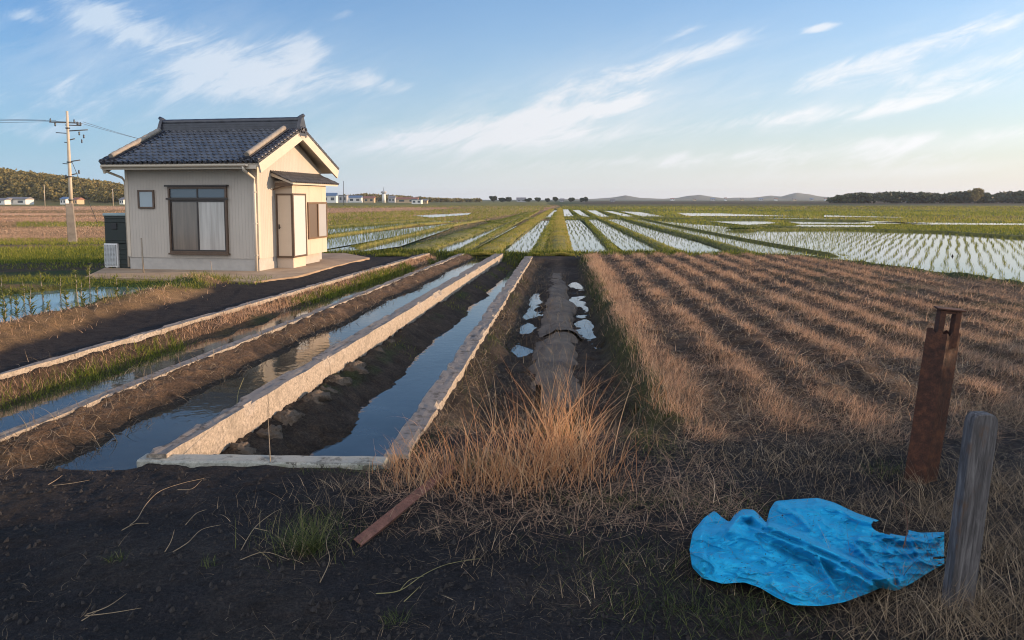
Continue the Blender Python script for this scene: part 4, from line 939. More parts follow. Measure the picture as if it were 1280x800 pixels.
for (u, v, sx, sy, n, h, tm) in ((500, 598, .10, .10, 420, .24, .55), (535, 598, .16, .12, 700, .30, .55), (575, 606, .18, .14, 900, .32, .58), (612, 606, .18, .14, 900, .36, .60), (652, 604, .18, .14, 950, .42, .60), (690, 590, .17, .18, 1100, .50, .62), (720, 585, .14, .16, 800, .46, .58), (755, 596, .15, .14, 600, .34, .5),
                                 (705, 560, .10, .18, 420, .62, .66), (690, 570, .12, .18, 380, .60, .66), (820, 500, .12, .25, 420, .22, .45), (640, 600, .30, .16, 500, .50, .6)):
    x, y = G(u, v); CL.append((x, y, sx*1.15, sy*1.2, int(n*.115), h*1.15, tm+.06, (.004, .0085), .38))
for (u, v, sx, sy, n, h, tm) in ((700, 585, .10, .12, 60, .95, .72), (735, 545, .06, .10, 26, .75, .72), (640, 600, .2, .12, 40, .75, .7), (560, 610, .2, .1, 36, .6, .7), (690, 540, .06, .15, 40, .7, .65)):
    x, y = G(u, v); CL.append((x, y, sx, sy, n, h, tm, (.004, .007), .3))
clumps('tall_dry_grass', 'tall reddish dry grass at the near end of the muddy trench', mrusset, CL)
CL = []
for (u, v, sx, sy, n, h) in ((1230, 520, .3, .3, 500, .28), (1250, 620, .25, .25, 700, .34), (1270, 700, .2, .2, 800, .36), (1210, 760, .18, .14, 450, .26), (1160, 775, .18, .14, 420, .24), (1090, 640, .25, .15, 350, .22), (1180, 640, .15, .15, 420, .28), (1280, 780, .2, .2, 600, .30), (1100, 790, .2, .12, 380, .2), (1240, 440, .5, .5, 600, .24), (1150, 605, .14, .08, 160, .16), (1030, 600, .3, .2, 300, .16), (900, 560, .4, .3, 400, .16), (1140, 700, .1, .1, 200, .2), (330, 640, .22, .12, 90, .16), (420, 640, .2, .1, 150, .2), (450, 612, .2, .08, 220, .18), (390, 690, .2, .12, 110, .2), (650, 690, .2, .1, 90, .14), (600, 700, .1, .08, 70, .16), (720, 650, .3, .1, 260, .14), (560, 660, .25, .1, 200, .13), (820, 700, .3, .15, 260, .16), (730, 740, .2, .1, 120, .14), (860, 620, .3, .2, 420, .16), (960, 580, .4, .2, 500, .18), (1060, 560, .3, .2, 450, .2), (640, 760, .3, .1, 60, .1)):
    x, y = G(u, v); CL.append((x, y, sx, sy, n, h, .52, (.0022, .0045), .7))
clumps('dry_weeds', 'dry brown weeds around the rusty post and the wooden board', mlitter, CL)
# greens
CL = []
for (u, v, sx, sy, n, h, tm) in ((380, 685, .13, .10, 260, .20, .55), (395, 660, .15, .1, 160, .18, .6), (940, 645, .25, .12, 300, .09, .45), (880, 625, .3, .15, 350, .08, .4), (760, 628, .25, .08, 380, .10, .4), (820, 560, .12, .2, 350, .12, .4), (800, 545, .10, .2, 250, .12, .35), (870, 760, .3, .12, 380, .14, .4), (930, 780, .25, .1, 300, .13, .4), (820, 720, .3, .15, 330, .10, .42), (770, 690, .3, .15, 260, .09, .5), (1110, 590, .12, .1, 160, .14, .35), (600, 585, .15, .15, 200, .2, .4), (700, 540, .08, .15, 160, .25, .4), (520, 560, .12, .3, 420, .10, .35), (430, 592, .25, .04, 220, .07, .4)):
    x, y = G(u, v); CL.append((x, y, sx, sy, n, h, tm, (.003, .006), .6))
clumps('green_grass', 'low green grass tufts in the foreground soil', mgreen2, CL)
def gscatter(name, label, n, fn, dens, h, w, tm, m=mgreen, lean=.6, zofs=-.01):
    X, Y = fn(n); keep = rng.random(n) < np.clip(dens(X, Y), 0, 1); X, Y = X[keep], Y[keep]; n = len(X); s = np.clip(Y/12, .7, 2.2)
    return stuff(strands(name, m, np.c_[X, Y, gz(X, Y)+zofs], rng.uniform(0, 2*PI, n), np.abs(rng.normal(0, lean, n)), rng.uniform(*h, n), rng.uniform(*w, n)*s, rng.uniform(.1, 1.0, n), np.clip(rng.normal(tm, .2, n), 0, 1), 3), label, 'grass')
# left bank and pond turf
gscatter('bank_grass', 'green turf round the flooded plot at the left', 40000, lambda n: (rng.uniform(-16, -7.4, n), rng.uniform(7, 19.4, n)), lambda X, Y: (1-S(.05, .55, np.abs(sdf(X, Y, POND)-.12)+.25*fbm(X, Y, .9, 3, 31)))*S(-.1, .1, sdf(X, Y, POND)+.08)*1.0+.8*S(17.0, 17.4, Y)*(1-S(18.2, 18.8, Y)), (.06, .2), (.006, .012), .5)
gscatter('bank_straw', 'dry tan grass on the earth bank left of the black road', 26000, lambda n: (rng.uniform(-12, -7.2, n), rng.uniform(6.5, 18.6, n)), lambda X, Y: np.exp(-((X-(-8.2-(S(8, 14, Y)*.35)-(S(14, 19, Y)*.65)))/.55)**2)*(.55+.8*fbm(X, Y, 1, 3, 33)), (.04, .14), (.006, .011), .62, mstraw, 1.0)
# weeds along the second channel
gscatter('channel_weeds', 'leafy green weeds along the far side of the narrow channel', 26000, lambda n: (lambda Y: (W1R(Y)+rng.normal(.40, .17, n)*(W2L(Y)-W1R(Y))*.75, Y))(6.5+rng.random(n)*20), lambda X, Y: S(-.15, .35, fbm(X, Y, .7, 3, 35)+.1*S(11, 14, Y))*S(.05, .2, X-W1R(Y))*(1-S(.5, .68, (X-W1R(Y))/(W2L(Y)-W1R(Y))+.2*fbm(X, Y, .8, 3, 36))), (.05, .20), (.008, .018), .38, lean=.9)
gscatter('channel_straw', 'dry grass on the earth face under the left channel wall', 15000, lambda n: (lambda Y: (W1R(Y)+rng.uniform(.0, .35, n), Y))(6.5+rng.random(n)*20.5), lambda X, Y: .5+.6*fbm(X, Y, 1, 3, 37), (.05, .15), (.006, .011), .55, mstraw, .9)
gscatter('bank_green', 'thin green and brown growth on the mud beside the boulders', 6000, lambda n: (lambda Y: (W3R(Y)+rng.uniform(.1, .9, n), Y))(6.8+rng.random(n)*20), lambda X, Y: S(.1, .5, fbm(X, Y, .8, 3, 38)), (.03, .09), (.005, .010), .42, lean=1.0)
# slopes of the trench
gscatter('trench_grass', 'olive and dry grass on the slopes of the muddy trench', 20000, lambda n: (np.where(rng.random(n) < .62, rng.normal(1.0, .13, n), -.95+rng.normal(0, .14, n)), 6.6+rng.random(n)**1.2*20), lambda X, Y: np.where(X > 0, .55+1.0*fbm(X, Y, 1.1, 3, 43), .10+.5*fbm(X, Y, 1, 3, 44)), (.04, .14), (.004, .008), .48, mgreen2, .8)
gscatter('trench_litter', 'thin dead straw strewn over the pipe and mud of the trench', 5200, lambda n: (rng.normal(0, .45, n), 6.7+rng.random(n)**1.8*17), lambda X, Y: .25+.75*(1-S(7.5, 10, Y)), (.06, .28), (.003, .006), .42, mlitter, 1.2, .0)
gscatter('pipe_straw', 'straw lying over the top of the drain pipe', 1500, lambda n: (rng.normal(0, .2, n), 7.2+rng.random(n)**1.6*9), lambda X, Y: .3+.7*(1-S(8, 10, Y)), (.08, .3), (.003, .006), .48, mlitter, 1.1, .16)
gscatter('trench_straw', 'dry straw along the field edge above the trench', 15000, lambda n: (rng.normal(1.18, .14, n), 6.8+rng.random(n)**1.2*20), lambda X, Y: .55+.8*fbm(X, Y, 1, 3, 45), (.06, .2), (.004, .008), .5, mstraw, .7)
gscatter('edge_grass', 'green grass along the raised edge of the paddies', 34000, lambda n: (rng.uniform(-7.5, 12.6, n), rng.uniform(8, 28.6, n)), lambda X, Y: np.where(X > 2.5, np.exp(-((sdf(X, Y, FIELD)+.0)/.28)**2), np.exp(-((Y-27.85)/.3)**2)), (.07, .2), (.010, .018), .42)
gscatter('edge_grass', 'green and brown grass on the bank where the flooded plots begin', 16000, lambda n: (rng.uniform(-9.5, 9.5, n), rng.normal(27.9, .42, n)), lambda X, Y: .75+.5*fbm(X, Y, .6, 3, 48), (.06, .2), (.010, .02), .45)
gscatter('far_turf', 'green turf strips left of the house', 20000, lambda n: (rng.uniform(-36, -13, n), rng.uniform(20.5, 33, n)), lambda X, Y: .35+.9*fbm(X, Y, .5, 3, 47), (.06, .16), (.010, .02), .5)

# ------------------------------------------------------------------ foreground objects
def rustmat(name, c1, c2, c3):
    m, nt, b = nodemat(name); v = coord(nt)
    n = noise(nt, v, 14, 8, .72); n2 = noise(nt, v, 90, 4, .6)
    c = ramp(nt, n, [(.3, c1), (.5, c2), (.7, c3)]); c = mixc(nt, (Nd(nt, n2).ss(.5, .7)*.6).k, c, c1)
    nt.links.new(c, b.inputs['Base Color']); b.inputs['Roughness'].default_value = .85; bump(nt, b, (Nd(nt, n)+Nd(nt, n2)*.6).k, .006, .9); return m
mrust = rustmat('dark pitted rust', (.016, .008, .006), (.058, .022, .012), (.13, .048, .021))
mrust2 = rustmat('red brown rust', (.07, .035, .028), (.17, .075, .052), (.26, .125, .085))
bx, by = U(1150, 600, 0)
post = thing('rusty_post', 'leaning dark rusted steel post with a slotted bracket on top', 'post', (bx, by, -.02), 0)
post.rotation_euler = (math.radians(2), math.radians(4.6), math.radians(-8))
def tubebox(mb, a, z0, z1, t=.006, ragged=0):
    """open square tube with thin walls, corner towards the viewer"""
    o = []; n = 40
    cor = [(-a, 0), (-.006, -a*.8), (a, 0), (0, a*.8)]
    pts = []
    for i in range(4):
        p, q = np.array(cor[i]), np.array(cor[(i+1) % 4])
        for s in np.linspace(0, 1, 10)[:-1]: pts.append(p+(q-p)*s)
    pts = np.array(pts); k = len(pts); vs = []
    top = z1-ragged*(vnoise(np.arange(k)*.55, np.zeros(k), 4)) if ragged else np.full(k, z1)
    zs = np.linspace(0, 1, 30)
    for z in zs:
        for j, (x, y) in enumerate(pts):
            w = .0035*float(vnoise(np.array(z*9+j*.0), np.array(j*.7), 6)-.5); vs.append((x*(1+w*8), y*(1+w*8), z0+(top[j]-z0)*z))
    fs = [(r*k+j, r*k+(j+1) % k, (r+1)*k+(j+1) % k, (r+1)*k+j) for r in range(29) for j in range(k)]
    b0 = len(vs)
    for z in zs:
        for j, (x, y) in enumerate(pts): vs.append((x*(1-t/a*1.5), y*(1-t/a*1.5), z0+(top[j]-z0)*z))
    fs += [tuple(b0+i for i in f[::-1]) for f in fs]
    fs += [(29*k+j, 29*k+(j+1) % k, b0+29*k+(j+1) % k, b0+29*k+j) for j in range(k)]
    mb.add(vs, fs)
mb = MB(); tubebox(mb, .114, -.3, 1.19, .007, .05); mb.build('shaft', mrust, post)
mb = MB(); mb.box(-.056, -.018, -.05, .035, 1.06, 1.325); mb.box(.046, .084, -.05, .035, 1.06, 1.325); mb.box(-.056, .084, -.045, .03, 1.305, 1.33); mb.box(-.078, .106, -.06, .045, 1.33, 1.342)
mb.build('bracket', mrust, post, .004)
# board
bx, by = U(1196, 756, 0)
mwood, nt, b = nodemat('grey weathered wood')
v = coord(nt, 'Object', (34, 34, 3.0)); n1 = noise(nt, v, 1.6, 7, .65, .6); n2 = noise(nt, coord(nt, 'Object', (9, 9, 3)), 1.2, 5, .6)
c = ramp(nt, n1, [(.28, (.020, .019, .020)), (.48, (.072, .069, .072)), (.7, (.155, .15, .152))]); c = mixc(nt, (Nd(nt, n2).ss(.56, .68)*.7).k, c, (.085, .045, .022))
nt.links.new(c, b.inputs['Base Color']); b.inputs['Roughness'].default_value = .85; bump(nt, b, n1, .003, .8)
board = thing('wooden_post', 'grey weathered wooden board post with a rounded top beside the blue tarp', 'post', (bx, by, -.02), math.radians(-10))
board.rotation_euler = (math.radians(1.5), math.radians(3.2), math.radians(10))
wv = .070; hz = 1.05
prof = [(-wv, -.35), (wv, -.35), (wv, hz-.07)]+[(math.copysign(wv*.99*abs(math.cos(t))**.45, math.cos(t)), hz-.07+.07*abs(math.sin(t))**.8) for t in np.linspace(.15, PI-.15, 12)]+[(-wv, hz-.07)]
mb = MB(); mb.prism(prof, -.032, .032, lambda p, q, t: (p, t, q)); mb.build('board', mwood, board, .005, 2)
# angle iron half buried in the dark soil
a3 = U(447, 681, .02); b3 = U(566, 588, .02); L_ = math.hypot(b3[0]-a3[0], b3[1]-a3[1])
bar = thing('angle_iron', 'red brown rusted angle iron lying on the black soil before the dry grass', 'steel bar', (a3[0], a3[1], .035), math.atan2(b3[1]-a3[1], b3[0]-a3[0]))
bar.rotation_euler = (math.radians(28), math.radians(-1.0), bar.rotation_euler[2])
mb = MB(); n = 24
for (pr) in ([(-.032, -.003), (.032, -.003), (.032, .004), (-.032, .004)], [(-.032, -.034), (-.025, -.034), (-.025, -.0035), (-.032, -.0035)]):
    mb.prism(pr, 0, L_, lambda p, q, t: (t, p, q))
mb.build('flange', mrust2, bar, .0015)

# ------------------------------------------------------------------ the blue tarp: outline and folds read off the photograph, laid out on the soil at real size
TOP = [(862, 690), (866, 668), (880, 650), (893, 641), (903, 650), (912, 656), (918, 646), (928, 639), (942, 640), (952, 650), (958, 657), (962, 640), (969, 629), (990, 627), (1022, 625), (1043, 631), (1070, 644), (1100, 654), (1125, 663), (1150, 669), (1180, 668)]
BOT = [(862, 690), (865, 712), (878, 726), (903, 733), (930, 731), (950, 738), (970, 750), (992, 760), (1025, 761), (1055, 756), (1085, 745), (1100, 738), (1120, 742), (1140, 732), (1165, 716), (1180, 708)]
NU, NV = 300, 180
def arc(P, n):
    P = np.array(P, float); d = np.r_[0, np.cumsum(np.linalg.norm(np.diff(P, axis=0), axis=1))]; s = np.linspace(0, d[-1], n)
    return np.c_[np.interp(s, d, P[:, 0]), np.interp(s, d, P[:, 1])]
def smooth(P, k=5):
    Q = P.copy()
    for _ in range(k): Q[1:-1] = (Q[:-2]+2*Q[1:-1]+Q[2:])/4
    return Q
tp, bt = smooth(arc(TOP, NU), 6), smooth(arc(BOT, NU), 6)
tv = np.linspace(0, 1, NV)[None, :, None]
UV = tp[:, None, :]*(1-tv)+bt[:, None, :]*tv
u, v = UV[..., 0], UV[..., 1]
def seg_d(u, v, P):
    best = np.full(u.shape, 1e9); side = np.zeros(u.shape)
    for (x0, y0), (x1, y1) in zip(P[:-1], P[1:]):
        ex, ey = x1-x0, y1-y0; t = np.clip(((u-x0)*ex+(v-y0)*ey)/(ex*ex+ey*ey), 0, 1); dx, dy = u-x0-ex*t, v-y0-ey*t; d = np.hypot(dx, dy)
        side = np.where(d < best, np.sign(ex*dy-ey*dx), side); best = np.minimum(best, d)
    return best*side
FOLDS = [   # (photo polyline, height m, width px on the far side, width px on the near side)
 ([(912, 664), (926, 648), (940, 646), (952, 658), (975, 667), (1005, 679), (1040, 694), (1075, 710), (1110, 730)], .052, 6, 10),
 ([(930, 660), (960, 672), (1000, 688), (1040, 705), (1090, 733)], .030, 4, 8),
 ([(962, 658), (985, 664), (1008, 672)], .020, 3, 6),
 ([(1022, 627), (1045, 636), (1080, 652), (1115, 662)], .034, 8, 9),
 ([(970, 632), (1000, 650), (1012, 664)], .016, 3, 5),
 ([(868, 675), (895, 669), (930, 671), (965, 690), (1000, 712)], .024, 10, 20),
 ([(1022, 702), (1034, 722), (1046, 742)], .022, 3, 5),
 ([(1072, 688), (1090, 706), (1112, 728)], .022, 4, 6),
 ([(1075, 676), (1105, 690), (1150, 692)], .018, 5, 6), ([(1110, 672), (1140, 680), (1172, 676)], .018, 4, 5), ([(1100, 705), (1140, 706), (1170, 700)], .014, 4, 5),
 ([(888, 700), (925, 708), (960, 726), (1000, 748)], .020, 12, 14), ([(880, 648), (876, 680), (880, 712)], .018, 6, 9), ([(1000, 640), (1040, 665), (1080, 680)], .012, 10, 14),
 ([(1045, 715), (1075, 726), (1092, 738)], .016, 3, 4)]
zt = np.zeros(u.shape)
for P, h, wf, wn in FOLDS:
    d = seg_d(u, v, P); zt = zt+2.6*h*np.where(d < 0, np.exp(-(d/(wf*.75))**2), np.exp(-np.abs(d/wn)**1.6))
edge = np.minimum(np.minimum(tv[..., 0], 1-tv[..., 0])*NV/14, 1)
ends = np.minimum(np.linspace(0, 1, NU)*NU/10, 1)[:, None]*np.ones_like(u)
body = .045*np.exp(-(((u-940)/70)**2+((v-700)/30)**2))+.055*np.exp(-(((u-1030)/50)**2+((v-660)/28)**2))+.03*np.exp(-(((u-1020)/45)**2+((v-735)/18)**2))
zt = zt+body*.8+.006*fbm(u, v*2, .04, 4, 51)+.004*fbm(u, v*2.2, .12, 4, 52)*(1+2.0*S(1070, 1120, u))
cr = (1-np.abs(fbm(u*.7+v*.9, v*1.9-u*.75, .020, 3, 56)))**10*.030+(1-np.abs(fbm(u*.9-v*1.1, v*1.3+u*.6, .026, 3, 57)))**11*.024
sd_ = np.c_[rng.uniform(855, 1185, 90), rng.uniform(620, 765, 90)]; f1_ = np.full(u.shape, 1e9)
for q_ in sd_: f1_ = np.minimum(f1_, np.hypot((u-q_[0])*.75+(v-q_[1])*.5, (v-q_[1])*1.9-(u-q_[0])*.55))
zt = zt+np.clip(f1_, 0, 40)*.00048
zt = zt+cr*(.6+.8*S(1050, 1130, u))
zt = .012+zt*(.35+.65*edge)+.03*(1-edge)*S(.5, 1, tv[..., 0])*S(870, 960, u)*(1-S(1060, 1110, u))
x = (u-640)/F; y = (V0-v)/F; c_, s_ = math.cos(TH), math.sin(TH); fw = c_+s_*y; up = c_*y-s_
t = (zt-H)/up; TX = (x*math.cos(YAW)-fw*math.sin(YAW))*t; TY = (x*math.sin(YAW)+fw*math.cos(YAW))*t
TZ = zt+.015
hole = np.minimum(np.abs(seg_d(u, v, [(1094, 659), (1128, 667)]))-6.5*(1+.5*fbm(u, v, .12, 3, 53)), 99)
tear = S(1128, 1180, u)*(fbm(u*.6, v*2.0, .12, 4, 54)) > .42
idx = (np.arange(NU-1)[:, None]*NV+np.arange(NV-1)[None, :]); fq = np.stack([idx, idx+1, idx+NV+1, idx+NV], -1)
ok = ~((hole < 0) | tear)[:-1, :-1]
mt, nt, b = nodemat('worn blue tarpaulin'); vv = worldpos(nt)
n1 = noise(nt, vv, 9, 7, .7); n2 = noise(nt, vv, 60, 5, .7); n3 = noise(nt, vv, 3.5, 4, .6); n4 = noise(nt, vv, 24, 6, .75, 1.0)
c = ramp(nt, n1, [(.3, (.010, .31, .57)), (.55, (.014, .38, .66)), (.75, (.04, .46, .74))])
c = mixc(nt, (Nd(nt, n2).ss(.60, .66)*(Nd(nt, n3).ss(.38, .58))).k, c, (.015, .02, .025)); c = mixc(nt, (Nd(nt, n4).ss(.55, .70)*.7).k, c, (.16, .15, .12))
nt.links.new(c, b.inputs['Base Color']); b.inputs['Roughness'].default_value = .68; b.inputs['Specular IOR Level'].default_value = .25
bump(nt, b, (Nd(nt, n2)*.4+Nd(nt, n4)).k, .006, .8)
tarp = mesh_np('tarp', np.stack([TX, TY, TZ], -1).reshape(-1, 3), fq[ok].reshape(-1, 4)[:, ::-1], mt, None, None, True)
md = tarp.modifiers.new('thickness', 'SOLIDIFY'); md.thickness = .0018; md.offset = 0
sel_ = rng.integers(0, NU*NV, 700); sel_ = sel_[(u.ravel()[sel_] > 1040+60*rng.random(len(sel_))) | (v.ravel()[sel_] > 735) | (rng.random(len(sel_)) < .06)]
k_ = len(sel_); stuff(strands('straw_litter', mlitter, np.c_[TX.ravel()[sel_], TY.ravel()[sel_], TZ.ravel()[sel_]+.012], rng.uniform(0, 2*PI, k_), rng.uniform(1.35, 1.65, k_), rng.uniform(.03, .16, k_), rng.uniform(.0018, .0035, k_), rng.uniform(-.2, .3, k_), rng.uniform(.2, .9, k_), 4, rng.normal(0, .9, k_)), 'dry straws lying over the right end of the blue tarp', 'litter')
tag(tarp, 'crumpled worn blue tarp lying on the dark soil by the wooden board', 'tarp')

# ------------------------------------------------------------------ boulders at the foot of the thick wall
def rock(x, y, z, r, seed, label, m, group=None):
    n, k = 26, 34; V = []
    for i in range(n+1):
        ph = PI*i/n
        for j in range(k):
            th = 2*PI*j/k; d = np.array((math.sin(ph)*math.cos(th), math.sin(ph)*math.sin(th), math.cos(ph)))
            f = 1+.42*float(fbm(np.array(d[0]*1.3+seed*3.1), np.array(d[1]*1.3+d[2]*1.9+seed), 1.0, 3, seed)[()])+.22*float(fbm(np.array(d[0]*4+seed), np.array(d[1]*4+d[2]*5), 1, 3, seed+5)[()])
            V.append((d[0]*r*f*1.05, d[1]*r*f*1.15, d[2]*r*f*.85))
    fs = [(i*k+j, (i+1)*k+j, (i+1)*k+(j+1) % k, i*k+(j+1) % k) for i in range(n) for j in range(k)]
    o = mesh_np('rock', np.array(V), np.array(fs), m, None, None, True); o.location = (x, y, z); return tag(o, label, 'rock', group)
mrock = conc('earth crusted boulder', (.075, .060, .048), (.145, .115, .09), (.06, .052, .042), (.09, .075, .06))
RK = [(300, 566, .19), (338, 540, .17), (352, 522, .19), (382, 500, .21), (398, 488, .15), (412, 478, .17), (432, 462, .17), (446, 452, .12), (462, 440, .15), (478, 428, .12), (492, 418, .13), (508, 406, .11), (524, 396, .10)]
for i, (u_, v_, r_) in enumerate(RK):
    x, y = U(u_, v_, -.26); x = max(x, float(W3R(y))+r_*.55)
    rock(x, y, -.31, r_*(.72+.4*((i*29) % 7)/7), 3+i, 'largest front boulder in the corner where the thick wall meets the end wall' if i == 0 else 'earth crusted boulder in the row at the foot of the thick concrete wall', mrock, None if i == 0 else 'boulders along the thick channel wall')
x, y = U(684, 352, Z4); rock(float(W4L(16.5))-.12, 16.5, Z4-.02, .16, 31, 'single boulder standing in the channel water against the mossy wall', mrock)

# ------------------------------------------------------------------ half buried drain pipe in the trench
mpipe = mat('mud coated concrete pipe', (.060, .050, .042), .95, (.15, .12, .092), 2.5, 30, .02, detail=8)
def pipe_piece(y0, y1, r0, r1, zc):
    n = int((y1-y0)/.12)+2; k = 18; V = []
    for i in range(n):
        y = y0+(y1-y0)*i/(n-1); r = lerp(r0, r1, i/(n-1))*float(lerp(.25, 1, S(7.0, 8.9, y)))
        for j in range(k):
            a = PI*j/(k-1); w = 1+.34*float(fbm(np.array(y*1.3), np.array(a*1.6), 1.2, 4, 71)[()])
            w += .17*float(fbm(np.array(y*4.0), np.array(a*4+2), 1.0, 4, 73)[()])
            V.append((.03*math.sin(y*.5)+.03*math.sin(y*1.7)+r*w*math.cos(a)*1.35, y, zc+r*w*math.sin(a)*.74))
    return np.array(V), np.array([(i*k+j, i*k+j+1, (i+1)*k+j+1, (i+1)*k+j) for i in range(n-1) for j in range(k-1)])
pp = thing('drain_pipe', 'half buried mud coated drain pipe running along the trench between the puddles', 'pipe', (.0, 7.6, 0))
def addpipe(name, *a):
    v, f = pipe_piece(*a); v = v-np.array((0, 7.6, 0)); return mesh_np(name, v, f, mpipe, pp, None, True)
addpipe('pipe_section', 7.2, 12.3, .25, .27, -.35); addpipe('pipe_section', 12.3, 16.4, .26, .24, -.33); addpipe('pipe_section', 16.4, 22.8, .22, .16, -.34)
v, f = pipe_piece(12.05, 12.75, .305, .285, -.34); mesh_np('collar', v-np.array((0, 7.6, 0)), f, mpipe, pp, None, True)

# ------------------------------------------------------------------ young plants in the flooded plot
mplant = blade_mat('young plant leaves', [(0, (.05, .07, .016)), (.5, (.12, .145, .03)), (1, (.24, .21, .06))], .3)
def plant(x, y, h):
    t = thing('young_plant', 'young leafy plant standing in the flooded plot left of the house', 'plant', (x, y, -.12), 0, 'young plants standing in the flooded plot')
    mb = MB(); mb.tube([(0, 0, 0), (.02, .01, h*.5), (-.01, .02, h)], [.012, .009, .004], 6); mb.build('stem', mst, t)
    n = 54; z = rng.uniform(.10, 1, n)*h; r = (1-z/h*.7)
    v, f, q = strand_mesh(np.c_[rng.normal(0, .015, n), rng.normal(0, .015, n), z], rng.uniform(0, 2*PI, n), rng.uniform(.5, 1.3, n), rng.uniform(.10, .22, n)*(.5+.6*r), rng.uniform(.02, .04, n), rng.uniform(.2, 1.1, n), 3)
    mesh_np('foliage', v, f, mplant, t, {'tint': np.repeat(np.clip(rng.normal(.5, .22, n), 0, 1), q)}); return t
p0 = None
for i, (u_, v_) in enumerate(((6, 405), (22, 402), (40, 398), (62, 405), (84, 395), (104, 388), (122, 382), (30, 379), (54, 375), (76, 371), (95, 367), (14, 384), (-12, 411), (146, 378), (160, 371), (4, 372), (112, 362))):
    x, y = U(u_, v_, -.1)
    if i == 0: p0 = plant(x, y, .52)
    else:
        c = copy_thing(p0); c.location = (x, y, -.12); c.rotation_euler = (0, 0, i*1.9); q = .75+.5*((i*37) % 11)/11; c.scale = (q, q, q)

# ------------------------------------------------------------------ bent dry stalks and small tufts on the black soil
mstalk = mat('bleached dry stalk', (.19, .14, .085), .8, (.30, .23, .145), 14); mstalk2 = mat('greenish stalk', (.16, .15, .06), .8, (.25, .22, .10), 14)
def stalk(branches, label, m=mstalk, r=.0029):
    mb = MB()
    for br in branches:
        P = [(U(a, b, c)[0], U(a, b, c)[1], c) for a, b, c in br]
        Q = []
        for i in range(len(P)-1):
            for t in np.linspace(0, 1, 6)[:-1]:
                p0_, p1_, p2_, p3_ = (np.array(P[max(i-1, 0)]), np.array(P[i]), np.array(P[i+1]), np.array(P[min(i+2, len(P)-1)]))
                Q.append(.5*((2*p1_)+(-p0_+p2_)*t+(2*p0_-5*p1_+4*p2_-p3_)*t*t+(-p0_+3*p1_-3*p2_+p3_)*t**3))
        Q.append(np.array(P[-1])); mb.tube(Q, np.linspace(r, r*.4, len(Q)), 6)
    return tag(mb.build('dry_stalk', m), label, 'stalk')
stalk([[(163, 656, .015), (172, 648, .02), (183, 630, .05), (200, 614, .07), (228, 604, .05), (255, 598, .03)], [(152, 663, .012), (168, 655, .02), (186, 654, .015)], [(222, 612, .03), (240, 611, .03), (252, 600, .04)]], 'long pale arching stalk on the black soil below the channel corner')
stalk([[(108, 768, .01), (135, 758, .02), (158, 742, .03)], [(106, 770, .01), (140, 766, .02), (176, 760, .02)], [(102, 776, .01), (120, 765, .02)]], 'forked straw stalk flat on the black soil at the lower left')
stalk([[(470, 742, .01), (500, 738, .03), (530, 718, .05), (560, 705, .03), (600, 698, .02)], [(500, 738, .02), (512, 725, .03), (530, 720, .02)], [(505, 752, .01), (525, 733, .04)]], 'bent greenish stalk on the black soil at lower centre', mstalk2)
stalk([[(206, 690, .01), (214, 676, .05), (218, 662, .09)], [(216, 690, .01), (235, 678, .03), (252, 662, .04), (276, 656, .03)]], 'thin upright twig pair on the black soil left of the green tuft')
stalk([[(60, 606, .01), (70, 600, .02), (78, 594, .03)], [(66, 607, .01), (90, 604, .015), (112, 600, .02)]], 'short pale twig at the edge of the black soil by the left bank')
stalk([[(232, 656, .01), (245, 642, .03), (258, 637, .04)]], 'single short straw stem on the black soil under the long arching stalk')
stalk([[(300, 690, .01), (318, 660, .05), (340, 642, .07), (352, 636, .05)], [(318, 660, .05), (336, 664, .05)], [(296, 702, .01), (330, 690, .02), (362, 700, .02)]], 'reddish branching stem beside the green tuft of grass', mstalk)
stalk([[(400, 728, .01), (412, 700, .05), (408, 676, .08), (420, 650, .07)]], 'thin stem leaning out of the green tuft', mstalk)
stalk([[(617, 540, .0), (612, 500, .2), (602, 462, .42), (590, 440, .55)], [(617, 540, .0), (620, 505, .2), (617, 470, .4)], [(617, 540, .0), (604, 512, .15), (586, 492, .25)]], 'tall bare stalk cluster rising beside the mossy channel wall', mstalk, .0035)
stalk([[(1128, 690, .05), (1134, 660, .2), (1130, 630, .36), (1112, 606, .5)]], 'reddish bramble stem arching over the torn end of the tarp', mat('reddish bramble', (.13, .06, .035), .7, (.20, .10, .06), 10), .0035)
stalk([[(338, 578, .03), (336, 540, .10), (334, 505, .16)]], 'thin dark reed standing before the thick wall near its corner', mstalk, .0045)
stalk([[(296, 508, -.1), (298, 490, .0), (305, 472, .12)]], 'pale reed standing in the brown channel water', mstalk2, .0045)
def tuft(u_, v_, n, h, label):
    x, y = U(u_, v_, 0); P = np.c_[rng.normal(0, .03, n), rng.normal(0, .025, n), np.zeros(n)]
    v, f, q = strand_mesh(P, rng.uniform(0, 2*PI, n), rng.uniform(.3, 1.25, n), rng.uniform(.5, 1.1, n)*h, rng.uniform(.003, .007, n), rng.uniform(.2, 1, n), 4)
    o = mesh_np('grass_tuft', v, f, mgreen2, None, {'tint': np.repeat(np.clip(rng.normal(.5, .18, n), 0, 1), q)}); o.location = (x, y, float(gz(x, y)[0])-.005); return tag(o, label, 'grass tuft')
tuft(146, 703, 34, .10, 'small green grass tuft alone on the black soil at the left'); tuft(262, 708, 22, .08, 'tiny bright green sprout on the black soil beside the larger tuft')
tuft(385, 690, 160, .26, 'large green grass tuft mixed with dry stems left of the angle iron'); tuft(492, 776, 40, .11, 'small yellow green tuft at the lower edge of the black soil')

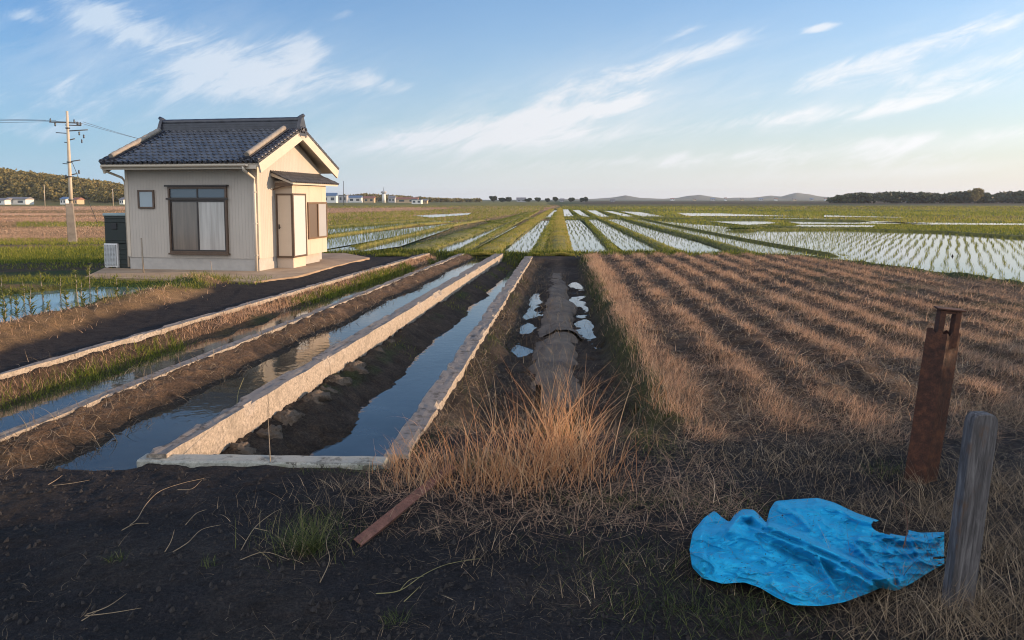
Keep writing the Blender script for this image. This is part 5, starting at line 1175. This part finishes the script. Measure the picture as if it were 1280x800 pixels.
# added unseen evergreen screen at the right, shaped to shade the near soil
mhb = MB(); mhb.prism([(-14, .1), (9, .1), (9, .3), (7.8, .8), (6.8, 1.5), (5.6, 2.1), (3, 2.2), (-14, 2.3)], 8.9, 10.3, lambda p, q, t: (t, p, q))
hd = thing('shade_hedge', 'unseen clipped evergreen screen added right of the camera for shade', 'shade_hedge', (0, 0, 0))
mhb.build('trunk_mass', mat('hedge inside', (.02, .025, .012), 1), hd)
n = 26000; C = np.c_[rng.uniform(8.6, 10.6, n), rng.uniform(-14.2, 11.2, n), rng.random(n)]; hh_ = np.interp(C[:, 1], [-14, 3, 5.6, 6.8, 7.8, 11], [2.5, 2.45, 2.3, 1.75, 1.0, .3])+.5*fbm(C[:, 1], C[:, 0]*.3, 1.1, 3, 95); C[:, 2] = C[:, 2]**.7*hh_
q = leaf_quads(C, rng.uniform(.05, .14, n), np.clip(rng.normal(.5, .2, n), 0, 1)); mesh_np('crown', q[0], q[1], mleafd, hd, {'tint': q[2]})

# ------------------------------------------------------------------ sky and sun
EL, AZ = math.radians(8.5), math.radians(11)      # sun: low in the right, a little beyond the house
w = bpy.data.worlds.new('World'); scene.world = w; w.use_nodes = True; nt = w.node_tree; bg = nt.nodes['Background']
sky = nt.nodes.new('ShaderNodeTexSky'); sky.sky_type = 'NISHITA'; sky.sun_disc = False
sky.sun_elevation = EL; sky.sun_rotation = math.radians(90)-AZ; sky.air_density = 1.0; sky.dust_density = 1.2; sky.ozone_density = 2.0
tc = nt.nodes.new('ShaderNodeTexCoord'); sx = nt.nodes.new('ShaderNodeSeparateXYZ'); nt.links.new(tc.outputs['Generated'], sx.inputs[0])
dx, dy, dz = (Nd(nt, sx.outputs[i]) for i in range(3))
front = dy.op('MAXIMUM', .12)
cu, cv = (dx/front), (dz/front)                  # direction, as tangents round +Y
cmb = nt.nodes.new('ShaderNodeCombineXYZ'); nt.links.new(cu.k, cmb.inputs[0]); nt.links.new(cv.k, cmb.inputs[1])
def cnoise(rot, sc, scale, detail, rough, dist=0, loc=(0, 0, 0)):
    m1 = nt.nodes.new('ShaderNodeMapping'); m1.vector_type = 'TEXTURE'; m1.inputs['Rotation'].default_value = (0, 0, rot); m1.inputs['Scale'].default_value = sc; m1.inputs['Location'].default_value = loc
    nt.links.new(cmb.outputs[0], m1.inputs[0]); return Nd(nt, noise(nt, m1.outputs[0], scale, detail, rough, dist))
def pix(u_, v_): return ((u_-697)/F, (250-v_)/F)
# cloud streaks: centre, half length, half width (pixels of the photograph), tilt in degrees, weight
ST = [(1090, 82, 190, 20, 17, 1.0), (1200, 92, 130, 14, 14, .95), (800, 92, 95, 18, 14, .9), (690, 118, 60, 12, 10, .6), (905, 62, 50, 14, 20, .8), (850, 48, 40, 9, 22, .7), (1003, 47, 30, 6, 8, .8), (1020, 44, 30, 6, 10, .5), (760, 136, 60, 12, 12, .8),
      (230, 52, 170, 36, -14, .75), (290, 88, 120, 26, 8, .75), (375, 55, 36, 26, -20, .85), (120, 22, 60, 22, -20, .75), (20, 18, 34, 13, -10, .95), (430, 22, 34, 9, 16, .8), (480, 108, 70, 16, -4, .8), (350, 118, 110, 24, 4, .75), (120, 112, 170, 30, 0, .55), (640, 150, 130, 20, 6, .85), (560, 175, 190, 16, 3, .75), (660, 160, 60, 20, 8, .6), (920, 158, 190, 14, 6, .8), (1100, 178, 260, 12, 4, .75), (1050, 205, 300, 14, 2, .6), (1150, 128, 160, 12, 14, .8), (60, 160, 120, 16, 4, .5), (480, 205, 160, 14, 2, .55), (720, 205, 200, 10, 2, .5)]
tot = None
for (u_, v_, a_, b_, tl, wt) in ST:
    px_, py_ = pix(u_, v_); th = math.radians(tl); c_, s_ = math.cos(th), math.sin(th); A_, B_ = F/a_, F/b_
    s1 = (cu*(c_*A_))+(cv*(s_*A_))-(px_*c_+py_*s_)*A_; t1 = (cv*(c_*B_))-(cu*(s_*B_))-(py_*c_-px_*s_)*B_
    e = (s1*s1+t1*t1)*-1.0
    e2 = nt.nodes.new('ShaderNodeMath'); e2.operation = 'EXPONENT'; nt.links.new(e.k, e2.inputs[0]); e = Nd(nt, e2.outputs[0])*wt
    tot = e if tot is None else tot+e
nA = cnoise(math.radians(14), (3.2, .75, 1), 5, 10, .64, .6); nB = cnoise(math.radians(-4), (1.6, 1, 1), 3.2, 10, .6, .5, (3, 1, 0)); nC = cnoise(math.radians(21), (1.7, .40, 1), 15, 8, .68, .5)
right = cu.ss(-.15, .15); base = nA*right+nB*(right*-1+1)
dens = ((base-.5)*3.2+(nC-.5)*3.4+tot*1.55-.66).ss(.0, 1.35)
thin = (base.ss(.48, .75))*(cv.ss(.0, .2))*.08
soft = None
for (u_, v_, a_, b_, tl, wt) in ((180, 80, 260, 75, -6, .34), (620, 160, 230, 30, 6, .42), (560, 182, 260, 16, 2, .4), (1050, 190, 380, 12, 4, .38), (900, 160, 260, 10, 7, .36), (1150, 215, 300, 9, 2, .3), (760, 110, 180, 40, 12, .22), (1130, 95, 220, 45, 15, .24), (350, 190, 200, 14, 2, .3)):
    px_, py_ = pix(u_, v_); th = math.radians(tl); c_, s_ = math.cos(th), math.sin(th); A_, B_ = F/a_, F/b_
    s1 = (cu*(c_*A_))+(cv*(s_*A_))-(px_*c_+py_*s_)*A_; t1 = (cv*(c_*B_))-(cu*(s_*B_))-(py_*c_-px_*s_)*B_
    e2 = nt.nodes.new('ShaderNodeMath'); e2.operation = 'EXPONENT'; nt.links.new(((s1*s1+t1*t1)*-1.0).k, e2.inputs[0]); e = Nd(nt, e2.outputs[0])*wt
    soft = e if soft is None else soft+e
soft = soft*((base*1.1+nC*.9).ss(.62, 1.25)*1.5)
dens = (dens*.66+thin+soft).op('MINIMUM', .9)*(dy.ss(.05, .3))
skyc = mixc(nt, 1.0, sky.outputs[0], ramp(nt, (cu*.6+.5).k, [(.08, (.15, .47, .86)), (.45, (.45, .77, 1.08)), (.92, (.52, .77, 1.02))]), 'MULTIPLY')
hz = (cv*-7.0)
e2 = nt.nodes.new('ShaderNodeMath'); e2.operation = 'EXPONENT'; nt.links.new((dz.op('ABSOLUTE')*-6.6).k, e2.inputs[0]); low = Nd(nt, e2.outputs[0])
SKYK = 1.0
hcol = ramp(nt, (cu*.6+.5).k, [(0.08, (1.8, 2.6, 3.3)), (.45, (3.0, 3.1, 3.15)), (.9, (3.55, 3.25, 2.95))])
skyc = mixc(nt, (low*.97).op('MINIMUM', 1.0).k, skyc, hcol)
ccol = ramp(nt, (cu*.6+.5).k, [(0.1, (2.3, 2.75, 3.3)), (.45, (3.2, 3.25, 3.4)), (.9, (3.9, 3.9, 3.95))])
skyc = mixc(nt, dens.k, skyc, ccol)
rear_fill = ((dy*-1.0).ss(-.05, .5))*(dz.ss(-.05, .25))      # fill light added in the unseen sky behind the camera
skyc = mixc(nt, (rear_fill*.9).k, skyc, (6.2, 6.1, 6.3))
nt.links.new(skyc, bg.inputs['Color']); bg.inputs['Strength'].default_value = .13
sl_ = bpy.data.lights.new('sun', 'SUN'); sl_.energy = 3.6; sl_.angle = math.radians(.53); sl_.color = (1.0, .66, .40)
so = bpy.data.objects.new('sun', sl_); col.objects.link(so)
from mathutils import Vector
so.rotation_euler = Vector((-math.cos(EL)*math.cos(AZ), -math.cos(EL)*math.sin(AZ), -math.sin(EL))).to_track_quat('-Z', 'Y').to_euler()
so.location = (30, 6, 12)
hz_m = bpy.data.materials.new('haze'); hz_m.use_nodes = True; hn = hz_m.node_tree; hn.nodes.remove(hn.nodes['Principled BSDF'])
hv = hn.nodes.new('ShaderNodeVolumePrincipled'); hv.inputs['Color'].default_value = (.72, .84, 1.0, 1); hv.inputs['Density'].default_value = .00013; hv.inputs['Anisotropy'].default_value = .2
hn.links.new(hv.outputs[0], hn.nodes['Material Output'].inputs['Volume'])
mb = MB(); mb.box(-12500, 12500, -60, 6300, -2.4, 60); ho = mb.build('haze', hz_m); ho['kind'] = 'stuff'
# ------------------------------------------------------------------ render settings
scene.view_settings.view_transform = 'Standard'; scene.view_settings.look = 'None'; scene.view_settings.exposure = 1.07; scene.view_settings.gamma = 1
scene.render.engine = 'CYCLES'
scene.cycles.max_bounces = 6; scene.cycles.volume_bounces = 0; scene.cycles.diffuse_bounces = 3; scene.cycles.glossy_bounces = 4; scene.cycles.transmission_bounces = 4
scene.cycles.use_denoising = True; scene.cycles.filter_width = 1.05; scene.cycles.caustics_reflective = False; scene.cycles.caustics_refractive = False
try: scene.cycles.denoiser = 'OPENIMAGEDENOISE'
except Exception: pass
